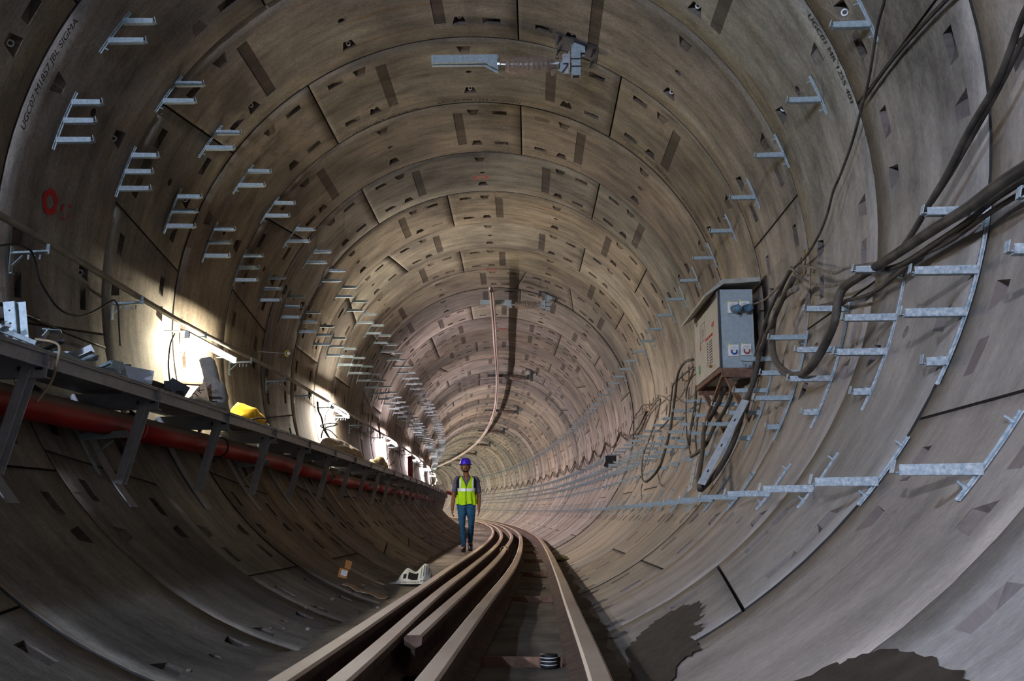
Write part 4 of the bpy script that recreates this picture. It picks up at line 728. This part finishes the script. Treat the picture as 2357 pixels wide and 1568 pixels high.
for k in range(16):
    s = rz_.uniform(4.3, 6.0); L2 = rz_.uniform(.08, .2); w2 = rz_.uniform(.03, .05); a2 = rz_.uniform(-.6, .6)
    scrap('metal_offcut', s, rz_.uniform(-2.05, -1.84), -.925+rz_.uniform(0, .05), [((0, 0, 0), (L2, w2, .003), ry(a2)), ((0, w2/2, .012), (L2, .003, .026), ry(a2))], 'small bent galvanised offcut lost among the heap of scraps', rz=rz_.uniform(-1.2, 1.2), m=['galv', 'steel', 'galv', 'darksteel'][k % 4])
def loft(g, rings, n=20, mi=0, cap=True, pw=1.0):
    V = []
    for c, rx_, ry_ in rings:
        for k in range(n):
            a = 2*math.pi*k/n; ca, sa = math.cos(a), math.sin(a); V.append((c[0]+rx_*math.copysign(abs(ca)**pw, ca), c[1]+ry_*math.copysign(abs(sa)**pw, sa), c[2]))
    F = [(i*n+k, i*n+(k+1) % n, (i+1)*n+(k+1) % n, (i+1)*n+k) for i in range(len(rings)-1) for k in range(n)]
    if cap: F += [tuple(range(n))[::-1], tuple(range((len(rings)-1)*n, len(rings)*n))]
    return g.add(V, F, mi)
from mathutils import noise as NZ
def jitter(o, amp, fr):
    for v in o.data.vertices: v.co += Vector((NZ.noise(v.co*fr), NZ.noise(v.co*fr+Vector((7, 1, 3))), NZ.noise(v.co*fr+Vector((1, 9, 4)))))*amp
bs = 7.66; t = thing('paper_sack', pt(bs, -1.99, DT), th(bs), 'grey crumpled cement sack standing upright in front of the glaring lamp', 'sack')
g = MB(); loft(g, [((0, 0, 0), .105, .08), ((0, 0, .06), .112, .085), ((-.005, 0, .16), .10, .07), ((-.012, 0, .265), .085, .05), ((-.02, 0, .275), .078, .045), ((-.035, 0, .30), .062, .04), ((-.055, 0, .38), .058, .035), ((-.075, 0, .45), .055, .03), ((-.08, 0, .475), .035, .02)], 24, pw=.7); o = g.out('paper_body', M['sackgrey'], t, True); jitter(o, .022, 11)
text_on(o, 'raTech', (-.085, -.088, .17), .05, M['ink'], 'print', '-y'); g = MB(); g.box((0, -.088, .135), (.16, .001, .018)); g.box((0, -.088, .105), (.10, .001, .008)); g.out('print_bar', M['ink'], o)
g = MB(); P = [(-.19, 0, 0), (-.165, 0, .12), (-.11, 0, .20), (-.045, 0, .26), (-.01, 0, .12), (.02, 0, 0)]; k = len(P); g.add([(x, y, z) for y in (-.004, .004) for x, _, z in P], [tuple(range(k)), tuple(range(k, 2*k))[::-1]]+[(i, i+k, (i+1) % k+k, (i+1) % k) for i in range(k)])
t = thing('cardboard_flap', pt(7.5, -1.97, DT), th(7.5), 'tan board with handwritten letters leaning left of the standing sack', 'cardboard'); o = g.out('board', M['card'], t); text_on(o, 'JOTK', (-.155, -.0055, .055), .075, M['ink'], 'handwriting', rotz=(rad(90), -rad(52), 0))
lump('sack_heap', pt(7.3, -1.92, DT), (.11, .5, .075), M['sackgrey'], 21, 'flat grey empty sacks heaped at the foot of the standing sack', 'sack', amp=.6, rz=th(7.3))
o = lump('yellow_sack', pt(8.55, -1.98, DT), (.15, .42, .16), M['sackyellow'], 8, 'bright yellow sack lying beyond the standing grey sack', 'sack', amp=.5, rz=th(8.5)); lump('sack_tie', Vector((.06, .42, .03)), (.03, .07, .03), M['whiteplastic'], 4, None, None, o, amp=.9, zmin=-1, sub=2)
tubeobj('lead_loop', [(8.1, -1.82, -.935), (8.2, -1.775, -.91), (8.4, -1.76, -.90), (8.5, -1.80, -.92)], .008, M['black'], 'short black lead looping over the walkway edge by the yellow sack', 'cable', 4, 6)
lump('sandbag', pt(13.0, -1.97, DT), (.19, 1.05, .20), M['jute'], 12, 'big tan sandbag slumped on the walkway under the looped black cable', 'sandbag', amp=.35, rz=th(13), sub=4)
o = lump('striped_sack', pt(15.9, -1.9, DT), (.13, .5, .13), M['jute'], 33, 'small cream sack with dark folds and a yellow tip behind the sandbag', 'sack', amp=.8, rz=th(16)); lump('yellow_tip', Vector((.05, .5, .05)), (.05, .08, .06), M['yellow'], 3, None, None, o, amp=.6, zmin=-1, sub=2)
lump('white_sack', pt(38.5, -2.0, -.88), (.22, .4, .34), M['whitesack'], 31, 'pale rounded sack on the far end of the walkway left of the man', 'sack', amp=.3)
g = MB(); g.box((0, 0, 0), (.02, .10, .34), Matrix.Rotation(.9, 3, 'X')); t = thing('board', pt(18.9, -2.30, -.10), th(18.9), 'short brown board wedged against the conduit before the third tube lamp', 'board'); g.out('plank', M['rust'], t)
t = thing('pull_handle', pt(10.5, -2.13, .04), 0, 'small white ball in a yellow ring on a thin rod sticking out of the wall', 'marker'); g = MB(); g.tube([(0, 0, 0), (-.34, -.02, .02)], .0025, 5); g.out('rod', M['galv'], t); bm = bmesh.new(); bmesh.ops.create_uvsphere(bm, u_segments=16, v_segments=10, radius=.021); me = bpy.data.meshes.new('ball'); bm.to_mesh(me); bm.free(); me.materials.append(M['whiteplastic']); o = bpy.data.objects.new('ball', me); COL.objects.link(o); o.parent = t; g = MB(); g.tube([(-.01+.03*math.cos(a), .0, .032*math.sin(a)) for a in np.linspace(1.2, 5.1, 12)], .005, 6); g.out('ring', M['yellow'], t)
# ---------------------------------------------------------------- litter at the foot of the lamp-side wall
t = thing('crumpled_sack', pt(9.75, -.63, FZ-.018), th(9.75)+.1, 'crumpled white printed sack lying on the floor left of the leftmost rail', 'sack')
def sk(u, v, off=0):   # u across 0..1, v -1 front foot, 0 ridge, 1 back foot
    hgt = .115*math.exp(-((u-.36)/.17)**2)+.165*math.exp(-((u-.74)/.17)**2)+.03*math.sin(min(1, max(0, u))*math.pi)
    hgt *= max(0, min(1, u*5))*max(0, min(1, (1-u)*6))
    z = hgt*(1-abs(v)**1.3); y = .17*v*(.5+.9*math.sin(math.pi*min(1, max(0, u)))); w = NZ.noise(Vector((u*9, v*3, 1)))*.014
    return Vector((-.21+.47*u+.02*v, y-off-w, max(.003, z+w*.6)+off*.6))
V = []; F = []; nu, nv = 40, 16
for i in range(nu+1):
    for k in range(nv+1): V.append(sk(i/nu, -1+2*k/nv))
F = [(i*(nv+1)+k, (i+1)*(nv+1)+k, (i+1)*(nv+1)+k+1, i*(nv+1)+k+1) for i in range(nu) for k in range(nv)]; b = meshobj('woven_body', V, F, M['whitesack'], t, True)
def patch(u0, u1, v0, v1, m, nm):
    a, c = 6, 4; V = [sk(u0+(u1-u0)*i/a, v0+(v1-v0)*k/c, .004) for i in range(a+1) for k in range(c+1)]; meshobj(nm, V, [(i*(c+1)+k, (i+1)*(c+1)+k, (i+1)*(c+1)+k+1, i*(c+1)+k+1) for i in range(a) for k in range(c)], m, b)
patch(.40, .60, -.72, -.30, M['ink'], 'black_print_block')
for i in range(5): patch(.66+.05*i, .672+.05*i, -.75+.05*i, -.18, M['txtgrey'], 'print_line')
for i in range(9): patch(.24+.06*i, .28+.06*i, -.90, -.86, M['txtgrey'], 'print_word')
patch(.30, .36, -.70, -.45, M['ink'], 'print_letter')
t = thing('small_carton', onwall(8.62, -154.2, R-.02)+Vector((0, 0, .01)), .35, 'small torn orange-brown carton with white label near the foot of the lamp-side wall', 'carton'); t.rotation_euler = (0, rad(12), .1); t.scale = (.8, .8, .8); g = MB(); g.box((0, 0, .05), (.10, .09, .10)); g.out('carton_body', M['cardor'], t); g = MB(); g.box((.025, .04, .14), (.07, .003, .10), Matrix.Rotation(.2, 3, 'X')); g.out('open_flap', M['cardor'], t); g = MB(); g.box((.01, -.046, .055), (.062, .002, .055)); g.out('white_label', M['whiteplastic'], t); g = MB()
for k in range(3): g.box((.01, -.0475, .04+.014*k), (.045, .0008, .005))
g.out('label_print', M['txtgrey'], t)
g = MB(); V = []
for i in range(7):
    a = -155.5-8.5*i/6
    for s_ in (8.35+.12*i/6, 8.52+.17*i/6): 
        for dr in (.012, .018): V.append(onwall(s_, a, R-dr-.008*math.sin(i*2.1)))
g.add(V, [(4*i+q, 4*i+4+q, 4*i+4+r_, 4*i+r_) for i in range(6) for q, r_ in ((0, 2), (2, 3), (3, 1), (1, 0))]+[(0, 1, 3, 2), (24, 26, 27, 25)]); tag(g.out('flattened_cardboard', M['card'], None), 'flattened tan cardboard strip sliding down from the small carton', 'cardboard')
# ---------------------------------------------------------------- the walking man
pp = pt(17.4, -.545, FZ+.012); CAM = Vector((.7037, 0, -1.7576)); dd = CAM-pp
person = thing('person', pp, math.atan2(dd.x, -dd.y), 'person in blue helmet, lime safety vest and jeans walking toward the camera', 'person')
def fuse(g, name, m, vox, smooth=3, parent=person):
    o = g.out(name, m, None); mo = o.modifiers.new('r', 'REMESH'); mo.mode = 'VOXEL'; mo.voxel_size = vox; mo.use_smooth_shade = True
    if smooth: ms = o.modifiers.new('s', 'SMOOTH'); ms.iterations = smooth; ms.factor = .5
    dg = bpy.context.evaluated_depsgraph_get(); me = bpy.data.meshes.new_from_object(o.evaluated_get(dg)); old = o.data; bpy.data.objects.remove(o); bpy.data.meshes.remove(old)
    me.name = name; o = bpy.data.objects.new(name, me); COL.objects.link(o); o.parent = parent; me.polygons.foreach_set('use_smooth', [True]*len(me.polygons))
    if not me.materials: me.materials.append(m)
    return o
def ell(g, c, d, rot=None):
    bm = bmesh.new(); bmesh.ops.create_icosphere(bm, subdivisions=3, radius=1); V = [Vector((v.co.x*d[0], v.co.y*d[1], v.co.z*d[2])) for v in bm.verts]
    if rot is not None: V = [rot @ v for v in V]
    c = Vector(c); F = [tuple(v.index for v in f.verts) for f in bm.faces]; bm.free(); return g.add([v+c for v in V], F)
def limb(g, P, r, n=12): Q = catmull([(*p, q) for p, q in zip(P, r)], 4); return g.tube([Vector(q[:3]) for q in Q], [float(q[3]) for q in Q], n)
SH = [(-.142, .01, 1.262), (.190, .01, 1.256)]; EL = [(-.205, .03, .985), (.247, .035, .98)]; WR = [(-.225, -.02, .75), (.243, -.015, .765)]
HP = [(-.062, 0, .84), (.10, 0, .84)]; KN_ = [(-.050, -.07, .475), (.108, -.03, .475)]; AN = [(-.018, -.05, .085), (.095, .20, .16)]
g = MB(); limb(g, [(.02, 0, .82), (.02, 0, .95), (.02, 0, 1.10), (.02, 0, 1.24), (.02, 0, 1.29)], [.10, .095, .105, .10, .07])
limb(g, [(.02, .005, 1.25), (.012, -.002, 1.34), (.004, -.015, 1.40)], [.062, .052, .052])
ell(g, (.0, -.012, 1.478), (.072, .088, .10)); ell(g, (.0, -.045, 1.432), (.056, .055, .058)); ell(g, (.0, -.070, 1.408), (.028, .026, .022))
limb(g, [(0, -.09, 1.495), (0, -.112, 1.462), (0, -.100, 1.452)], [.009, .014, .009], 8); ell(g, (0, -.094, 1.432), (.022, .012, .009)); ell(g, (0, -.086, 1.508), (.05, .016, .010))
for sx in (-1, 1): ell(g, (sx*.073, .0, 1.47), (.009, .018, .030)); ell(g, (sx*.038, -.07, 1.452), (.02, .018, .018))
for i in (0, 1):
    sx = -1 if i == 0 else 1
    limb(g, [(.02+sx*.10, .005, 1.265), SH[i], tuple((Vector(SH[i])*.5+Vector(EL[i])*.5)), EL[i], tuple(Vector(EL[i])*.6+Vector(WR[i])*.4), WR[i]], [.05, .046, .040, .036, .036, .025])
    w = Vector(WR[i]); pc = w+Vector((0, -.012, -.05)); ell(g, pc, (.019, .036, .052)); limb(g, [tuple(w), tuple(pc)], [.026, .022])
    for f in range(4):
        b0 = pc+Vector((sx*-.002, -.027+.018*f, -.040)); L = [.064, .072, .068, .054][f]; cu = [.35, .45, .5, .6][f]; P = [b0]
        for q in range(3): a = cu*(q+.4); P.append(P[-1]+Vector((-sx*math.sin(a), -.05, -math.cos(a))).normalized()*L*[.44, .32, .24][q])
        limb(g, [tuple(p) for p in P], [.0095, .009, .0085, .007], 8)
    limb(g, [tuple(pc+Vector((0, -.026, .012))), tuple(pc+Vector((-sx*.008, -.048, -.012))), tuple(pc+Vector((-sx*.014, -.052, -.042)))], [.012, .0105, .008], 8)
    limb(g, [HP[i], tuple(Vector(HP[i])*.5+Vector(KN_[i])*.5), KN_[i], AN[i]], [.06, .05, .038, .03])
    f0 = Vector(AN[i]); limb(g, [tuple(f0), tuple(f0+Vector((0, -.09, -.05)))], [.034, .028])
body = fuse(g, 'body', M['skin'], .0055, 2)
for sx in (-1, 1):
    g = MB(); ell(g, (sx*.029, -.0885, 1.482), (.0125, .006, .006)); e = g.out('eye', M['whiteplastic'], person, True); g = MB(); ell(g, (sx*.029, -.0945, 1.482), (.0055, .003, .0055)); g.out('iris', M['hair'], e, True)
    g = MB(); limb(g, [(sx*.012, -.098, 1.499), (sx*.03, -.096, 1.504), (sx*.048, -.082, 1.498)], [.004, .005, .003], 6); g.out('eyebrow', M['hair'], person, True)
g = MB(); ell(g, (0, -.072, 1.402), (.034, .028, .022)); limb(g, [(-.062, -.025, 1.46), (-.052, -.053, 1.427), (-.032, -.076, 1.405), (0, -.087, 1.400), (.032, -.076, 1.405), (.052, -.053, 1.427), (.062, -.025, 1.46)], [.007, .010, .013, .015, .013, .010, .007], 8)
limb(g, [(-.030, -.088, 1.425), (-.022, -.100, 1.442), (0, -.108, 1.445), (.022, -.100, 1.442), (.030, -.088, 1.425)], [.007, .006, .005, .006, .007], 8); fuse(g, 'beard', M['hair'], .004, 1)
g = MB(); ell(g, (0, -.1035, 1.4295), (.019, .006, .0045)); g.out('lips', mat('lips', (.22, .08, .06), .5), person, True)
g = MB(); ell(g, (.0, .012, 1.485), (.079, .085, .085)); 
hairo = fuse(g, 'hair', M['hair'], .006, 0)
bm = bmesh.new(); bm.from_mesh(hairo.data); bmesh.ops.delete(bm, geom=[v for v in bm.verts if v.co.y < -.045 or (v.co.z < 1.44 and v.co.y < .02)], context='VERTS'); bm.to_mesh(hairo.data); bm.free()
# helmet: dome, ridge, brim with front peak
V = []; F = []; n = 28; pr = [(1.10, 1.02, 1.498), (1.17, 1.10, 1.500), (1.02, 1.0, 1.512), (1.0, 1.0, 1.53), (.93, .93, 1.565), (.78, .78, 1.592), (.5, .5, 1.610), (.2, .2, 1.617)]
for a_, b_, z in pr:
    for k in range(n):
        a = 2*math.pi*k/n; c_, s_ = math.cos(a), math.sin(a); fy = b_ if s_ > 0 or a_ <= 1.02 else b_+.13*(-s_)**2; V.append((c_*.096*a_, s_*.115*fy+.0, z+.017+(.004 if (s_ < 0 and a_ > 1.02) else 0)))
F = [(i*n+k, i*n+(k+1) % n, (i+1)*n+(k+1) % n, (i+1)*n+k) for i in range(len(pr)-1) for k in range(n)]+[tuple(range(7*n, 8*n))]
hel = meshobj('helmet', V, F, M['helmet'], person, True); so_ = hel.modifiers.new('s', 'SOLIDIFY'); so_.thickness = -.004; g = MB(); g.tube([Vector((0, -.100*math.cos(a), 1.529+.108*math.sin(a))) for a in np.linspace(.25, 2.9, 12)], .007, 6); g.out('ridge', M['helmet'], hel, True); g = MB(); g.box((-.094, -.02, 1.545), (.006, .03, .02)); g.out('side_sticker', M['whiteplastic'], hel)
g = MB(); limb(g, [(-.086, -.0, 1.50), (-.075, -.03, 1.43), (-.04, -.06, 1.392), (0, -.07, 1.383), (.04, -.06, 1.392), (.075, -.03, 1.43), (.086, 0, 1.50)], [.004]*7, 6); g.out('chin_strap', M['black'], hel, True)
# jeans, shoes
g = MB(); loft(g, [((.02, 0, .76), .150, .100), ((.02, 0, .84), .156, .104), ((.02, 0, .92), .150, .10), ((.02, 0, .97), .14, .095)], 24)
for i in (0, 1): limb(g, [HP[i], tuple(Vector(HP[i])*.5+Vector(KN_[i])*.5), KN_[i], tuple(Vector(KN_[i])*.55+Vector(AN[i])*.45), AN[i]], [.090, .077, .055, .050, .042], 16)
je = fuse(g, 'jeans', M['jeans'], .007, 2); jitter(je, .009, 17)
for i in (0, 1):
    a = Vector(AN[i]); g = MB()
    if i == 0: limb(g, [(a.x, .035, .045), (a.x, -.02, .05), (a.x-.004, -.10, .043), (a.x-.008, -.165, .032), (a.x-.01, -.195, .028)], [.036, .042, .040, .036, .02]); limb(g, [tuple(a+Vector((0, 0, .02))), (a.x, -.01, .05)], [.043, .04]); 
    else: limb(g, [(a.x, .215, .14), (a.x, .165, .115), (a.x+.004, .09, .062), (a.x+.008, .035, .036), (a.x+.01, .0, .028)], [.034, .042, .040, .035, .02]); limb(g, [tuple(a+Vector((0, 0, .02))), (a.x, .16, .11)], [.043, .04])
    s_ = fuse(g, 'shoe', M['shoe'], .006, 1); g = MB()
    if i == 0: loft(g, [((a.x-.004, -.075, .0), .040, .135), ((a.x-.004, -.075, .016), .043, .138)], 20)
    else: g.box((a.x+.004, .115, .075), (.078, .25, .016), Matrix.Rotation(-.0+.50, 3, 'X'))
    g.out('sole', M['black'], s_)
# shirt
g = MB(); loft(g, [((.02, 0, .88), .165, .108), ((.02, 0, 1.0), .152, .105), ((.02, 0, 1.12), .165, .115), ((.02, 0, 1.22), .168, .11), ((.02, 0, 1.28), .13, .085), ((.015, 0, 1.315), .065, .065)], 26)
for i in (0, 1): limb(g, [(.02+(-1 if i == 0 else 1)*.09, .005, 1.262), SH[i], tuple(Vector(SH[i])*.65+Vector(EL[i])*.35+Vector((0, 0, 0))), tuple(Vector(SH[i])*.18+Vector(EL[i])*.82)], [.052, .057, .056, .058], 14)
sh = fuse(g, 'shirt', M['shirt'], .007, 2); jitter(sh, .008, 19)
bm = bmesh.new(); bm.from_mesh(sh.data); bmesh.ops.delete(bm, geom=[v for v in bm.verts if v.co.y < -.02 and v.co.z > 1.235 and abs(v.co.x-.02) < (v.co.z-1.235)*.62], context='VERTS'); bm.to_mesh(sh.data); bm.free()
for sx in (-1, 1):
    g = MB(); P = [Vector((.018+sx*.006, -.098, 1.225)), Vector((.018+sx*.058, -.085, 1.262)), Vector((.018+sx*.070, -.03, 1.325)), Vector((.018+sx*.048, -.055, 1.335))]; g.add(P+[p+Vector((0, .006, 0)) for p in P], [(0, 1, 2, 3), (7, 6, 5, 4), (0, 4, 5, 1), (1, 5, 6, 2), (2, 6, 7, 3), (3, 7, 4, 0)]); g.out('collar', M['shirt'], sh)
# vest surface: angle a measured from the front, height z
def vs(a, z, off=0):
    zz = [.815, .84, .95, 1.07, 1.18, 1.25, 1.29, 1.315]; rx_ = np.interp(z, zz, [.184, .182, .174, .170, .178, .172, .142, .085]); ryy = np.interp(z, zz, [.140, .138, .130, .128, .132, .126, .105, .078])
    fold = .010*math.sin(a*11+z*4)*max(0, min(1, (1.06-z)*6)); c_ = math.sin(a); s_ = -math.cos(a)
    return Vector((.02+(rx_+off+fold)*math.copysign(abs(c_)**.88, c_), (ryy+off+fold)*math.copysign(abs(s_)**.88, s_), z+(.0 if z > .9 else .012*math.sin(a*5))))
def vgrid(keep, off, m, nm, parent, na=260, nz_=150, z0=.815, z1=1.315):
    V = []; F = []
    for i in range(nz_+1):
        for k in range(na): V.append(vs(-math.pi+2*math.pi*k/na, z0+(z1-z0)*i/nz_, off))
    for i in range(nz_):
        for k in range(na):
            a = -math.pi+2*math.pi*(k+.5)/na; z = z0+(z1-z0)*(i+.5)/nz_
            if keep(a, z, vs(a, z).x-.02): F.append((i*na+k, i*na+(k+1) % na, (i+1)*na+(k+1) % na, (i+1)*na+k))
    o = meshobj(nm, V, F, m, parent, True); md = o.modifiers.new('s', 'SOLIDIFY'); md.thickness = .003; return o
front = lambda a: abs(a) < math.pi/2
def kv(a, z, x):
    if front(a) and abs(x+.004+(z-.95)*.02) < .006: return False
    if front(a) and z > 1.115 and abs(x) < (z-1.115)*.42: return False
    if z > 1.08 and abs(abs(a)-math.pi/2) < .42*min(1, (z-1.08)*14) and z < 1.27: return False
    return True
vest = vgrid(kv, 0, M['vest'], 'vest', person)
vgrid(lambda a, z, x: 1.045 < z < 1.098 and kv(a, z, x), .005, M['reflect'], 'reflective_band', vest)
vgrid(lambda a, z, x: 1.098 < z < 1.27 and .098 < abs(x) < .125 and kv(a, z, x), .005, M['reflect'], 'shoulder_strip', vest)
vgrid(lambda a, z, x: z > .98 and z < 1.30 and abs(x) > (.122 if z > 1.1 else .150-.0*(z)) and abs(x) < .168 and front(a), .012, M['black'], 'backpack_strap', person)
lump('backpack', Vector((.025, .20, 1.07)), (.135, .075, .20), M['black'], 14, None, None, person, amp=.15, zmin=-9)
# ---------------------------------------------------------------- camera, world, render look
cam = bpy.data.cameras.new('camera'); co = bpy.data.objects.new('camera', cam); COL.objects.link(co); sc.camera = co
yaw, pit = .0535812, .1832333; Fw = Vector((-math.sin(yaw)*math.cos(pit), math.cos(yaw)*math.cos(pit), math.sin(pit))); Rr = Vector((math.cos(yaw), math.sin(yaw), 0)); Up = Rr.cross(Fw)
mx = Matrix((Rr, Up, -Fw)).transposed().to_4x4(); mx.translation = CAM; co.matrix_world = mx
cam.sensor_width = 36; cam.lens = 2231.33/2357*36; cam.clip_start = .05; cam.clip_end = 400
w = bpy.data.worlds.new('world'); sc.world = w; w.use_nodes = True; w.node_tree.nodes['Background'].inputs[0].default_value = (.5, .6, .8, 1); w.node_tree.nodes['Background'].inputs[1].default_value = .01
vw = sc.view_settings; vw.view_transform = 'Standard'; vw.look = 'None'; vw.gamma = 1; vw.use_curve_mapping = False; vw.exposure = .28
cy = sc.cycles; cy.use_denoising = True; w.node_tree.nodes['Background'].inputs[1].default_value = .003; cy.max_bounces = 4; cy.diffuse_bounces = 3; cy.glossy_bounces = 1; cy.transmission_bounces = 1; cy.use_adaptive_sampling = True; cy.adaptive_threshold = .09; cy.adaptive_min_samples = 12; cy.transparent_max_bounces = 8; cy.use_light_tree = True; cy.sample_clamp_indirect = 4; cy.caustics_reflective = False; cy.caustics_refractive = False
